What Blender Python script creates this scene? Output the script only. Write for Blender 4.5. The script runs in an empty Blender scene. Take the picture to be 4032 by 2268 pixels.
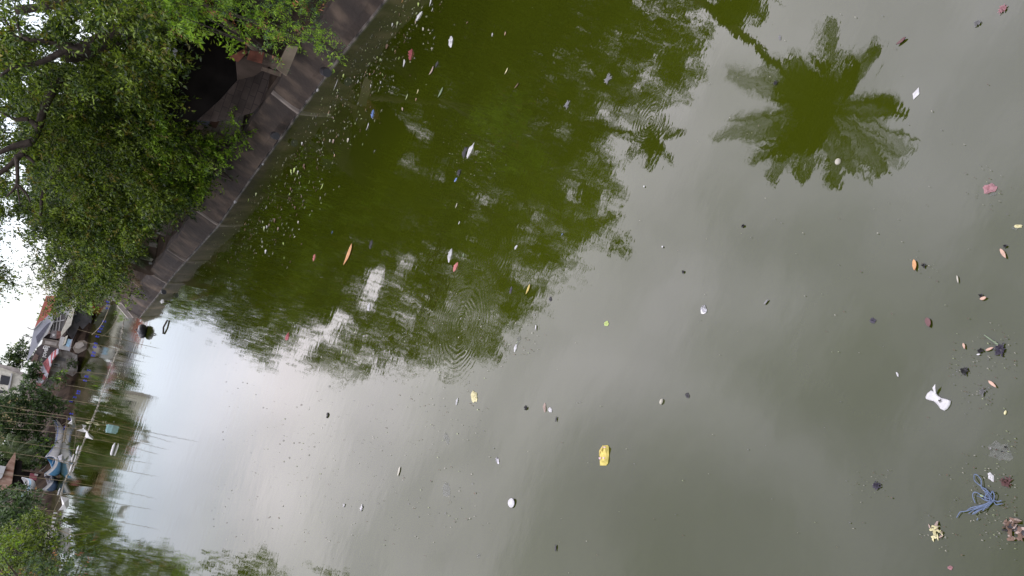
import bpy, math, random
import numpy as np
from mathutils import Vector
random.seed(4); rng = np.random.default_rng(11)
sc = bpy.context.scene
# ---------------------------------------------------------------- camera
FPX = 3100.0; CH = 5.0; PITCH = math.radians(28.5); ROLL = math.radians(18.5)
_R = np.array([1, 0, 0.]); _F = np.array([0, math.cos(PITCH), -math.sin(PITCH)]); _U = np.array([0, math.sin(PITCH), math.cos(PITCH)])
_EU = math.cos(ROLL)*_R + math.sin(ROLL)*_U; _EV = -math.sin(ROLL)*_R + math.cos(ROLL)*_U
cd = bpy.data.cameras.new("camera"); cam = bpy.data.objects.new("camera", cd); sc.collection.objects.link(cam)
cd.sensor_width = 36; cd.lens = FPX/4032*36; cd.clip_start = .1; cd.clip_end = 4000
from mathutils import Matrix
cx_, cy_, cz_ = -_EV, _EU, -_F
cam.matrix_world = Matrix(((cx_[0], cy_[0], cz_[0], 0), (cx_[1], cy_[1], cz_[1], 0), (cx_[2], cy_[2], cz_[2], CH), (0, 0, 0, 1)))
sc.camera = cam
sc.view_settings.view_transform = 'Standard'; sc.view_settings.look = 'None'
sc.view_settings.gamma = 1; sc.view_settings.exposure = 0.0
# ---------------------------------------------------------------- world: bright overcast, lighter ahead than behind
W = bpy.data.worlds.new("World"); sc.world = W; W.use_nodes = True
def sky():
    nt = W.node_tree; N = nt.nodes; L = nt.links; N.clear()
    out = N.new('ShaderNodeOutputWorld'); bg = N.new('ShaderNodeBackground'); L.new(bg.outputs[0], out.inputs[0])
    tc = N.new('ShaderNodeTexCoord'); sx = N.new('ShaderNodeSeparateXYZ'); L.new(tc.outputs['Generated'], sx.inputs[0])
    nish = N.new('ShaderNodeTexSky'); nish.sky_type = 'NISHITA'; nish.sun_disc = False
    nish.sun_elevation = math.radians(62); nish.sun_rotation = math.radians(200)
    ramp = N.new('ShaderNodeValToRGB'); L.new(sx.outputs[2], ramp.inputs[0])
    e = ramp.color_ramp.elements
    def S(v, t=(1, 1, 1)): return (v/5*t[0], v/5*t[1], v/5*t[2], 1)
    pts = [(0, S(1.3, (.97, .98, 1.06))), (.12, S(1.7, (.96, .97, 1.10))), (.26, S(2.35, (1.09, .98, 1.0))), (.45, S(4.1, (1.06, .98, 1.02))), (.62, S(4.5, (1.06, .98, 1.10))), (.74, S(3.9, (1.05, .98, 1.15))), (.86, S(2.6, (1.05, .98, 1.2))), (1, S(1.0))]
    e[0].position, e[0].color = pts[0]; e[1].position, e[1].color = pts[1]
    for p_, c_ in pts[2:]:
        q = e.new(p_); q.color = c_
    nz = N.new('ShaderNodeTexNoise'); nz.inputs['Scale'].default_value = 3.0; nz.inputs['Detail'].default_value = 5; nz.inputs['Roughness'].default_value = .45
    mp = N.new('ShaderNodeMapping'); mp.inputs['Scale'].default_value = (1, 1, 1.4); mp.inputs['Location'].default_value = (3.3, 1.0, .4)
    L.new(tc.outputs['Generated'], mp.inputs[0]); L.new(mp.outputs[0], nz.inputs[0])
    cl = N.new('ShaderNodeMapRange'); cl.inputs[1].default_value = .3; cl.inputs[2].default_value = .65; cl.inputs[3].default_value = .48; cl.inputs[4].default_value = 1.18
    L.new(nz.outputs['Fac'], cl.inputs[0])
    az = N.new('ShaderNodeMapRange'); az.inputs[1].default_value = -.35; az.inputs[2].default_value = .3; az.inputs[3].default_value = .45; az.inputs[4].default_value = 1
    az.interpolation_type = 'SMOOTHSTEP'; L.new(sx.outputs[1], az.inputs[0])
    # a darker cloud bank ahead on the left
    nb = N.new('ShaderNodeVectorMath'); nb.operation = 'DOT_PRODUCT'; L.new(tc.outputs['Generated'], nb.inputs[0])
    bank = CLOUD_DIR; nb.inputs[1].default_value = bank
    nv = N.new('ShaderNodeMath'); nv.operation = 'MULTIPLY_ADD'; nv.inputs[1].default_value = .12; L.new(nz.outputs['Fac'], nv.inputs[0]); L.new(nb.outputs['Value'], nv.inputs[2])
    db = N.new('ShaderNodeMapRange'); db.interpolation_type = 'SMOOTHSTEP'; db.inputs[1].default_value = 1.02; db.inputs[2].default_value = 1.065; db.inputs[3].default_value = 1; db.inputs[4].default_value = .42
    L.new(nv.outputs[0], db.inputs[0])
    m1 = N.new('ShaderNodeMath'); m1.operation = 'MULTIPLY'; L.new(cl.outputs[0], m1.inputs[0]); L.new(az.outputs[0], m1.inputs[1])
    m2 = N.new('ShaderNodeMath'); m2.operation = 'MULTIPLY'; L.new(m1.outputs[0], m2.inputs[0]); L.new(db.outputs[0], m2.inputs[1])
    vm = N.new('ShaderNodeVectorMath'); vm.operation = 'SCALE'; L.new(ramp.outputs[0], vm.inputs[0]); L.new(m2.outputs[0], vm.inputs['Scale'])
    v5 = N.new('ShaderNodeVectorMath'); v5.operation = 'SCALE'; L.new(vm.outputs[0], v5.inputs[0]); v5.inputs['Scale'].default_value = 5/.08*SKYK
    ad = N.new('ShaderNodeVectorMath'); ad.operation = 'ADD'; L.new(v5.outputs[0], ad.inputs[0]); L.new(nish.outputs[0], ad.inputs[1])
    L.new(ad.outputs[0], bg.inputs[0]); bg.inputs[1].default_value = .08
CLOUD_DIR = (-.30, .69, .66); SKYK = .82
sky()
sd = bpy.data.lights.new("sun", 'SUN'); sd.energy = 1.1; sd.angle = math.radians(25); sd.color = (1, .96, .9)
sun = bpy.data.objects.new("sun", sd); sc.collection.objects.link(sun)
sun.rotation_euler = Vector((-.30, -.22, .93)).to_track_quat('Z', 'Y').to_euler()

# ---------------------------------------------------------------- geometry from the survey: rays of the camera against real planes
def ray(x, y): return _F*FPX + _EU*(1134-y) - _EV*(x-2016)
def g(x, y, z=0.):
    d = ray(x, y); t = (z-CH)/d[2]; return np.array([0, 0, CH]) + d*t
def at(x, y, D):
    d = ray(x, y); return np.array([0, 0, CH]) + d*D/math.hypot(d[0], d[1])
def refl(x, y, D):
    d = ray(x, y); q = d*D/math.hypot(d[0], d[1]); return np.array([q[0], q[1], -CH-q[2]])
# ---------------------------------------------------------------- materials
_m = {}
def mat(key, col, rough=.7, var=.25, scale=6., spec=.3, bump=0., col2=None, trans=0., island=False, metal=0., stretch=None, alpha=1., contrast=(.3, .7)):
    if key in _m: return _m[key]
    m = bpy.data.materials.new(key); m.use_nodes = True; nt = m.node_tree; N = nt.nodes; L = nt.links
    b = N['Principled BSDF']; b.inputs['Roughness'].default_value = rough; b.inputs['Specular IOR Level'].default_value = spec; b.inputs['Metallic'].default_value = metal
    b.inputs['Alpha'].default_value = alpha
    c1 = tuple(max(0, c*(1-var)) for c in col); c2 = col2 if col2 else tuple(min(1, c*(1+var)) for c in col)
    rp = N.new('ShaderNodeValToRGB'); rp.color_ramp.elements[0].color = (*c1, 1); rp.color_ramp.elements[1].color = (*c2, 1)
    rp.color_ramp.elements[0].position = contrast[0]; rp.color_ramp.elements[1].position = contrast[1]
    tc = N.new('ShaderNodeTexCoord'); nz = N.new('ShaderNodeTexNoise'); nz.inputs['Scale'].default_value = scale; nz.inputs['Detail'].default_value = 6
    src = tc.outputs['Object']
    if stretch:
        mp = N.new('ShaderNodeMapping'); mp.inputs['Scale'].default_value = stretch; L.new(src, mp.inputs[0]); src = mp.outputs[0]
    L.new(src, nz.inputs[0])
    fac = nz.outputs['Fac']
    if island:
        ge = N.new('ShaderNodeNewGeometry'); mx = N.new('ShaderNodeMath'); mx.operation = 'MULTIPLY_ADD'
        mx.inputs[1].default_value = .6; mx.inputs[2].default_value = -.3
        L.new(ge.outputs['Random Per Island'], mx.inputs[0]); a = N.new('ShaderNodeMath'); a.operation = 'ADD'
        L.new(mx.outputs[0], a.inputs[0]); L.new(fac, a.inputs[1]); fac = a.outputs[0]
    L.new(fac, rp.inputs[0]); L.new(rp.outputs[0], b.inputs['Base Color'])
    if bump:
        bp = N.new('ShaderNodeBump'); bp.inputs['Strength'].default_value = bump; bp.inputs['Distance'].default_value = .05; L.new(nz.outputs['Fac'], bp.inputs['Height']); L.new(bp.outputs[0], b.inputs['Normal'])
    if trans:
        tr = N.new('ShaderNodeBsdfTranslucent'); ms = N.new('ShaderNodeMixShader'); ms.inputs[0].default_value = trans
        hs = N.new('ShaderNodeHueSaturation'); hs.inputs['Value'].default_value = 1.5; L.new(rp.outputs[0], hs.inputs['Color']); L.new(hs.outputs[0], tr.inputs[0])
        L.new(b.outputs[0], ms.inputs[1]); L.new(tr.outputs[0], ms.inputs[2]); L.new(ms.outputs[0], N['Material Output'].inputs[0])
    _m[key] = m; return m
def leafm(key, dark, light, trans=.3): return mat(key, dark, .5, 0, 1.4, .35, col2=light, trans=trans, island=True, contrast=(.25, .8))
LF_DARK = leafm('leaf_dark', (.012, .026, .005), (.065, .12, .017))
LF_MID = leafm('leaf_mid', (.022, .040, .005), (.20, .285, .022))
LF_OLD = leafm('leaf_yellowing', (.06, .065, .008), (.24, .20, .03))
LF_LIME = leafm('leaf_lime', (.06, .13, .008), (.26, .42, .026), .4)
LF_FAR = leafm('leaf_far', (.018, .04, .012), (.08, .135, .035))
LF_BLUE = leafm('leaf_blue', (.025, .055, .022), (.08, .15, .05))
LF_DEAD = leafm('leaf_dead', (.16, .06, .03), (.42, .18, .08))
LF_PALM = leafm('leaf_palm', (.03, .05, .015), (.11, .15, .05))
LF_DRY = leafm('leaf_dry', (.12, .08, .03), (.30, .21, .08))
BARK = mat('bark', (.045, .035, .028), .9, .4, 8, bump=.6)
BARK_L = mat('bark_pale', (.16, .12, .09), .9, .3, 8, bump=.4)
CONC = mat('concrete_dark', (.105, .088, .075), .9, .55, .9, .2, bump=.5, stretch=(1, 1, .6))
CONC_L = mat('concrete_light', (.34, .31, .275), .9, .3, 1.2, .2, bump=.3)
CONC_M = mat('concrete_mid', (.19, .165, .14), .9, .45, 1.1, .2, bump=.4)
CONC_TAN = mat('tan_blocks', (.22, .18, .13), .9, .4, 1.6, .2, bump=.4)
DIRT = mat('dirt', (.06, .042, .03), 1, .5, .6, .1, bump=.5)
RUBBLE = mat('rubble', (.15, .115, .09), 1, .7, 3.5, .1, bump=1)
SHADOWY = mat('shade_panel_black', (.012, .010, .009), .95, .5, 1.5, .1)  # near-black: shade painted into voids and gaps, plus dark panels
BOARD = mat('weathered_boards', (.10, .075, .06), .9, .45, 2.5, .1, stretch=(1, 1, .3), bump=.3)
RUST = mat('rusty_tin', (.19, .07, .045), .8, .5, 3, .3, bump=.2)
RUST_O = mat('rust_orange', (.34, .15, .09), .85, .5, 2.4, .2, col2=(.5, .36, .28), stretch=(1, 1, .4))
TIN = mat('grey_tin', (.36, .36, .39), .55, .25, 2, .5)
WHITE = mat('white_paint', (.45, .45, .44), .6, .12, 3, .3)
CREAM = mat('cream_paint', (.62, .60, .50), .7, .15, 3, .3)
REDROOF = mat('red_roof', (.42, .13, .10), .7, .2, 2, .3)
GLASSY = mat('dark_opening', (.03, .03, .035), .4, .3, 4, .5)
GREYW = mat('grey_wall', (.13, .125, .125), .9, .35, .8, .2)
BLUEP = mat('blue_paint', (.03, .14, .25), .5, .2, 3, .4)
PALEBLUE = mat('pale_blue_paint', (.33, .52, .66), .5, .2, 3, .4)
DBLUE = mat('navy_paint', (.03, .06, .11), .5, .3, 3, .4)
BAMBOO = mat('bamboo', (.22, .18, .11), .7, .3, 5, .3)
BRIGHTBLUE = mat('blue_plastic', (.03, .05, .55), .5, .1, 5, .4)

# ---------------------------------------------------------------- mesh helpers
def tag(o, label=None, cat=None, group=None, kind=None):
    for k, v in (('label', label), ('category', cat), ('group', group), ('kind', kind)):
        if v: o[k] = v
    return o
def link(name, me, m=None, parent=None):
    o = bpy.data.objects.new(name, me); sc.collection.objects.link(o)
    if m is not None and me is not None:
        for mm in (m if isinstance(m, (list, tuple)) else [m]): me.materials.append(mm)
    if parent is not None: o.parent = parent; o.matrix_parent_inverse = Matrix.Translation(parent.location).inverted()
    return o
def empty(name, loc, label, cat, group=None):
    o = bpy.data.objects.new(name, None); sc.collection.objects.link(o); o.location = tuple(loc); o.empty_display_size = .3
    return tag(o, label, cat, group)
def mesh(name, v, f, m=None, parent=None, smooth=False, mi=None):
    me = bpy.data.meshes.new(name); me.from_pydata([tuple(map(float, p)) for p in v], [], f)
    if smooth: me.polygons.foreach_set('use_smooth', [True]*len(me.polygons))
    if mi is not None: me.polygons.foreach_set('material_index', mi)
    me.update(); return link(name, me, m, parent)
class MB:
    def __init__(s): s.v = []; s.f = []; s.mi = []
    def add(s, v, f, mi=0):
        b = len(s.v); s.v += [np.array(p, float) for p in v]; s.f += [tuple(b+i for i in q) for q in f]; s.mi += [mi]*len(f); return s
    def prism(s, pts, off, mi=0):
        pts = [np.array(p, float) for p in pts]; off = np.array(off, float); n = len(pts)
        f = [tuple(range(n)), tuple(range(2*n-1, n-1, -1))] + [(i, i+n, (i+1) % n+n, (i+1) % n) for i in range(n)]
        return s.add(pts+[p+off for p in pts], f, mi)
    def tube(s, pts, r, n=7, mi=0, cap=True):
        pts = [np.array(p, float) for p in pts]; rs = r if isinstance(r, (list, tuple)) else [r]*len(pts)
        vs = []; fs = []
        for i, p in enumerate(pts):
            t = pts[min(i+1, len(pts)-1)]-pts[max(i-1, 0)]; t = t/(np.linalg.norm(t)+1e-9)
            a = np.cross(t, [0, 0, 1.]); 
            if np.linalg.norm(a) < .1: a = np.cross(t, [1., 0, 0])
            a /= np.linalg.norm(a); b = np.cross(t, a)
            for k in range(n):
                w = 2*math.pi*k/n; vs.append(p+rs[i]*(a*math.cos(w)+b*math.sin(w)))
        for i in range(len(pts)-1):
            for k in range(n): fs.append((i*n+k, i*n+(k+1) % n, (i+1)*n+(k+1) % n, (i+1)*n+k))
        if cap: fs += [tuple(range(n))[::-1], tuple((len(pts)-1)*n+k for k in range(n))]
        return s.add(vs, fs, mi)
    def box(s, c, sz, rz=0, mi=0):
        c = np.array(c, float); ca, sa = math.cos(rz), math.sin(rz); v = []
        for dx in (-.5, .5):
            for dy in (-.5, .5):
                for dz in (-.5, .5):
                    x, y, z = dx*sz[0], dy*sz[1], dz*sz[2]; v.append(c+[x*ca-y*sa, x*sa+y*ca, z])
        return s.add(v, [(0, 1, 3, 2), (4, 6, 7, 5), (0, 4, 5, 1), (2, 3, 7, 6), (0, 2, 6, 4), (1, 5, 7, 3)], mi)
    def build(s, name, m, parent=None, smooth=False): return mesh(name, s.v, s.f, m, parent, smooth, s.mi)
def bez(pts, n=6):
    pts = [np.array(p, float) for p in pts]; out = []
    for i in range(len(pts)-1):
        p0 = pts[max(i-1, 0)]; p1 = pts[i]; p2 = pts[i+1]; p3 = pts[min(i+2, len(pts)-1)]
        for k in range(n):
            t = k/n; out.append(.5*((2*p1)+(-p0+p2)*t+(2*p0-5*p1+4*p2-p3)*t*t+(-p0+3*p1-3*p2+p3)*t**3))
    out.append(pts[-1]); return out
def inpoly(x, y, P):
    c = False; j = len(P)-1
    for i in range(len(P)):
        if (P[i][1] > y) != (P[j][1] > y) and x < (P[j][0]-P[i][0])*(y-P[i][1])/(P[j][1]-P[i][1])+P[i][0]: c = not c
        j = i
    return c
def away(x, y):   # unit horizontal vector pointing away from the camera
    d = ray(x, y); h = math.hypot(d[0], d[1]); return np.array([d[0]/h, d[1]/h, 0])
def vplane(D, ref):
    """vertical plane facing the river at distance D in the direction of image point ref; returns f(x,y)->point"""
    n = away(*ref); p0 = n*D
    def f(x, y):
        d = ray(x, y); t = (p0@n)/(d@n); return np.array([0, 0, CH])+d*t
    f.n = n; return f
def panel(mb, pl, pts, th, mi=0, push=0.):
    mb.prism([pl(*p)+pl.n*push for p in pts], pl.n*th, mi)

# ---------------------------------------------------------------- leaves
def leaves(name, clumps, L, m, parent, twig=.5, per=12, aspect=.36, droop=.35, twigs_per_m2=9., flat=1.1, holes=False):
    """clumps: (centre, radius xyz). Twigs start in each ellipsoid's outer volume and carry leaves along their length."""
    C = []; D = []
    for c, r in clumps:
        c = np.array(c, float); r = np.array(r if isinstance(r, (tuple, list, np.ndarray)) else (r, r, r*.8), float)
        n = max(6, int(twigs_per_m2*4*math.pi*(r[0]*r[1]*r[2])**(2/3)))
        d = rng.normal(size=(n, 3)); d /= np.linalg.norm(d, axis=1)[:, None]
        rad = rng.uniform(.35, 1., size=(n, 1))**.55
        # lumpy outline
        ph = rng.uniform(0, 6.28, 3); lump = 1+.22*np.sin(d[:, :1]*5+ph[0])+.18*np.sin(d[:, 1:2]*6+ph[1])+.15*np.sin(d[:, 2:]*7+ph[2])
        k = max(4, n//14); cd_ = rng.normal(size=(k, 3)); cd_[:, 2] += .35; cd_ /= np.linalg.norm(cd_, axis=1)[:, None]
        pick = rng.integers(0, k, n); d = cd_[pick]+rng.normal(size=(n, 3))*.30; cr = rng.uniform(.45, 1.12, (k, 1))[pick]; rad = cr+rng.normal(size=(n, 1))*.10
        C.append(c+d*rad*r); dd = d*.8+rng.normal(size=(n, 3))*.45+np.array([0, 0, .15]); D.append(dd/np.linalg.norm(dd, axis=1)[:, None])
    C = np.concatenate(C); D = np.concatenate(D); n = len(C)
    if holes:
        keep = np.ones(n, bool); Q = C-np.array([0, 0, CH]); z = Q@_F; X = 2016-(Q@_EV)/z*FPX; Y = 1134-(Q@_EU)/z*FPX
        keep &= (holes == 2) | (X < np.interp(Y, EDGE[0], EDGE[1])+rng.normal(size=n)*10) | (Y < -60); jit_ = rng.uniform(.75, 1.15, n)
        for hs, mz in ((skyholes, 1), (gl, -1)):
            Q = C*np.array([1, 1, mz])-np.array([0, 0, CH]); z = Q@_F; X = 2016-(Q@_EV)/z*FPX; Y = 1134-(Q@_EU)/z*FPX
            for (hx, hy, hr) in hs: keep &= ~((X-hx)**2+(Y-hy)**2 < (hr*jit_+((9 if hy < 820 else 0) if mz < 0 else 6))**2)
        C = C[keep]; D = D[keep]; n = len(C)
    t = np.tile(np.linspace(.1, 1, per), n)[:, None]*twig*np.repeat(rng.uniform(.6, 1.3, n), per)[:, None]
    D2 = np.repeat(D, per, 0); P = np.repeat(C, per, 0)+D2*t; P[:, 2] -= droop*(t[:, 0]**2)/max(twig, .01)
    P += rng.normal(size=P.shape)*L*.15
    side = np.cross(D2, rng.normal(size=P.shape)); side /= np.linalg.norm(side, axis=1)[:, None]+1e-9
    ax = D2*.6+side*.9+np.array([0, 0, -.25]); ax /= np.linalg.norm(ax, axis=1)[:, None]
    up = np.array([0, 0, 1.])*flat+rng.normal(size=P.shape)*.55+D2*.3
    w = np.cross(ax, up); w /= np.linalg.norm(w, axis=1)[:, None]+1e-9
    l = L*rng.uniform(.6, 1.25, (len(P), 1))
    V = np.empty((len(P), 4, 3)); V[:, 0] = P; V[:, 1] = P+ax*l*.5+w*l*aspect*.5; V[:, 2] = P+ax*l; V[:, 3] = P+ax*l*.5-w*l*aspect*.5
    me = bpy.data.meshes.new(name); k = len(P)
    me.vertices.add(4*k); me.vertices.foreach_set('co', V.astype(np.float32).ravel())
    me.loops.add(4*k); me.loops.foreach_set('vertex_index', np.arange(4*k, dtype=np.int32))
    me.polygons.add(k); me.polygons.foreach_set('loop_start', np.arange(0, 4*k, 4, dtype=np.int32)); me.polygons.foreach_set('loop_total', np.full(k, 4, dtype=np.int32))
    ms = m if isinstance(m, (list, tuple)) else [m]
    if len(ms) > 1:
        pr = MIX.get(len(ms)); tw = np.repeat(rng.choice(len(ms), n, p=pr), per); me.polygons.foreach_set('material_index', tw.astype(np.int32))
    me.update(calc_edges=True); me.validate(); return link(name, me, ms, parent)
EDGE = ([-60, 100, 200, 330, 440, 520, 600, 700, 790, 830, 880, 960, 1060, 1130, 1190, 1260], [900, 730, 740, 760, 730, 780, 845, 840, 750, 690, 600, 510, 470, 430, 370, 160])
MIX = {2: [.86, .14], 3: [.70, .235, .065]}
def frond(mb, a, tip, sag, n=26, ll=.55, mi=0, rise=.0, width=.05):
    """pinnate frond from a to tip, arched upward by rise, leaflets hanging"""
    a = np.array(a, float); tip = np.array(tip, float); mid = (a+tip)/2+np.array([0, 0, rise])
    pts = [(1-t)**2*a+2*t*(1-t)*mid+t*t*tip for t in np.linspace(0, 1, n)]
    mb.tube(pts[::2]+[pts[-1]], [.03*(1-i/(n/2+2))+.006 for i in range(len(pts[::2])+1)], 4, mi)
    for i in range(2, n):
        d = pts[i]-pts[i-1]; d /= np.linalg.norm(d); s = np.cross(d, [0, 0, 1.]); s /= np.linalg.norm(s)+1e-9
        L = ll*math.sin(math.pi*min(1, .15+.8*i/n))**.6
        for sg in (-1, 1):
            for sub in (0, .5):
                b = pts[i-1]*(1-sub)+pts[i]*sub; q = s*sg*.8+d*.55; q /= np.linalg.norm(q); q = q*random.uniform(.85, 1.1)
                e = b+q*L+np.array([0, 0, -sag*L*random.uniform(.5, 1.3)]); c = b+q*L*.5+np.array([0, 0, -.1*L*sag])
                w = d*width
                mb.add([b-w*.4, b+w*.4, c+w*.6, e, c-w*.6], [(0, 1, 2, 3, 4)], mi)

# ================================================================ SETTING
wall_px = [(1518, 0), (1310, 262), (1112, 533), (985, 705), (864, 881), (770, 985), (690, 1073), (599, 1190), (548, 1252)]
WALL = [g(*p) for p in wall_px]
e0 = WALL[0]-WALL[1]; e0 /= np.linalg.norm(e0)
WALL = [WALL[0]+e0*34, WALL[0]+e0*17, WALL[0]+e0*7]+WALL
CORNER = WALL[-1]
BACK = [g(527, 1252), g(498, 1225), g(470, 1200), g(440, 1172)]
far_px = [(372, 1240), (345, 1345), (330, 1400), (303, 1480), (278, 1600), (254, 1700), (236, 1800), (218, 1900), (204, 2000), (198, 2090)]
FAR = [g(*p) for p in far_px]
LEFT = [np.array(p+(0.,)) for p in [(-31.5, 60), (-25.5, 49), (-20, 39), (-17, 30), (-14, 20), (-12.5, 10), (-12, -5), (-12, -40)]]
OUT = WALL+BACK+FAR+LEFT
def water():
    S = 1500; me = mesh('water', [(-S, -S, 0), (S, -S, 0), (S, S, 0), (-S, S, 0)], [(0, 1, 2, 3)])
    tag(me, kind='structure')
    m = bpy.data.materials.new('canal_water'); m.use_nodes = True; nt = m.node_tree; N = nt.nodes; L = nt.links; b = N['Principled BSDF']
    b.inputs['Roughness'].default_value = .015; b.inputs['IOR'].default_value = 1.6; b.inputs['Specular IOR Level'].default_value = .5
    tc = N.new('ShaderNodeTexCoord')
    def noise(scale, stretch=None, rot=0, det=3, rough=.5):
        mp = N.new('ShaderNodeMapping'); mp.inputs['Scale'].default_value = stretch or (1, 1, 1); mp.inputs['Rotation'].default_value = (0, 0, rot)
        L.new(tc.outputs['Object'], mp.inputs[0]); n = N.new('ShaderNodeTexNoise'); n.inputs['Scale'].default_value = scale; n.inputs['Detail'].default_value = det; n.inputs['Roughness'].default_value = rough
        L.new(mp.outputs[0], n.inputs[0]); return n.outputs['Fac']
    def math_(op, a, b_=None, c=None):
        n = N.new('ShaderNodeMath'); n.operation = op
        for i, v in enumerate((a, b_, c)):
            if v is None: continue
            if isinstance(v, (int, float)): n.inputs[i].default_value = v
            else: L.new(v, n.inputs[i])
        return n.outputs[0]
    rp = N.new('ShaderNodeValToRGB'); e = rp.color_ramp.elements
    e[0].position = .3; e[0].color = (.021, .027, .002, 1); e[1].position = .72; e[1].color = (.032, .042, .002, 1)
    L.new(noise(.18, det=5), rp.inputs[0]); L.new(rp.outputs[0], b.inputs['Base Color'])
    rr = N.new('ShaderNodeMapRange'); rr.inputs[1].default_value = .45; rr.inputs[2].default_value = .7; rr.inputs[3].default_value = .012; rr.inputs[4].default_value = .04; L.new(noise(.35, (1, .5, 1), .5, 6, .6), rr.inputs[0]); L.new(rr.outputs[0], b.inputs['Roughness'])
    # ripples: fine chop plus slow swell, stronger in patches
    patch = math_('POWER', noise(.09, det=2), 2.2)
    h = math_('MULTIPLY', noise(1.1, (1, 1.3, 1), .5, 2), .022)
    h = math_('ADD', h, math_('MULTIPLY', noise(4.2, (1, 1.5, 1), .3, 2), .0042))
    h = math_('ADD', h, math_('MULTIPLY', math_('MULTIPLY', noise(13, (1, 1.8, 1), .2, 2), patch), .0055))
    # rings spreading from fish and drops
    rings = [((1815, 1275), 1.25, 13, .0022), ((1940, 1000), .85, 14, .0016), ((1620, 800), .95, 12, .0022), ((2560, 480), .6, 16, .0010), ((1600, 660), .7, 12, .0014), ((1390, 960), .5, 9, .001)]
    sx = N.new('ShaderNodeSeparateXYZ'); L.new(tc.outputs['Object'], sx.inputs[0])
    for (px, R_, fr, amp) in rings:
        c = g(*px); dx = math_('SUBTRACT', sx.outputs[0], float(c[0])); dy = math_('SUBTRACT', sx.outputs[1], float(c[1]))
        d = math_('SQRT', math_('ADD', math_('MULTIPLY', dx, dx), math_('MULTIPLY', dy, dy)))
        d = math_('ADD', d, math_('MULTIPLY', noise(2.2, det=2), .22))
        w = math_('SINE', math_('MULTIPLY', d, 6.283*fr))
        env = N.new('ShaderNodeMapRange'); env.interpolation_type = 'SMOOTHSTEP'; env.inputs[1].default_value = R_*.45; env.inputs[2].default_value = R_; env.inputs[3].default_value = 1; env.inputs[4].default_value = 0
        L.new(d, env.inputs[0]); h = math_('ADD', h, math_('MULTIPLY', math_('MULTIPLY', math_('MULTIPLY', w, env.outputs[0]), math_('POWER', noise(1.6, det=2), 1.5)), amp*1.8))
    bp = N.new('ShaderNodeBump'); bp.inputs['Strength'].default_value = 1; bp.inputs['Distance'].default_value = WAVE; L.new(h, bp.inputs['Height']); L.new(bp.outputs[0], b.inputs['Normal'])
    me.data.materials.append(m)
WAVE = .17
water()
def ground():
    pts = OUT; n = len(pts); c = np.array([-6, 40, 0.])
    # outward directions
    rows = [[p.copy()-np.array([0, 0, 1.2]) for p in pts]]
    offs = []
    for i, p in enumerate(pts):
        a = pts[max(i-1, 0)]; b = pts[min(i+1, n-1)]; t = (b-a)/np.linalg.norm(b-a); offs.append(np.array([t[1], -t[0], 0]))   # right of travel = outside
    nw = len(WALL)+len(BACK)
    for k, (o, z) in enumerate(((.75, 1.0), (3., 1.35), (9, 1.6), (30, 1.9), (1200, 3))):
        row = []
        for i, p in enumerate(pts):
            oo, zz = o, z
            if i < nw: zz = (1.0, 1.35, 2.4, 4.2, 6)[k]
            if i >= nw:   # mud slopes on far and left sides
                oo, zz = ((1.0, .4), (2.6, 1.45), (8, 2.5), (30, 4), (1200, 6))[k]
            if k == 4:
                v = p-c; v[2] = 0; v /= np.linalg.norm(v); row.append(np.array([p[0]+v[0]*oo, p[1]+v[1]*oo, zz]))
            else:
                zz += random.uniform(-.12, .12)*(k > 0); row.append(np.array([p[0]+offs[i][0]*oo, p[1]+offs[i][1]*oo, zz]))
        rows.append(row)
    v = [q for r in rows for q in r]; f = []
    for k in range(len(rows)-1):
        for i in range(n-1): f.append((k*n+i, k*n+i+1, (k+1)*n+i+1, (k+1)*n+i))
    tag(mesh('ground', v, f, mat('bank_soil', (.045, .032, .023), 1, .6, .9, .1, bump=.8)), kind='structure')
ground()
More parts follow.
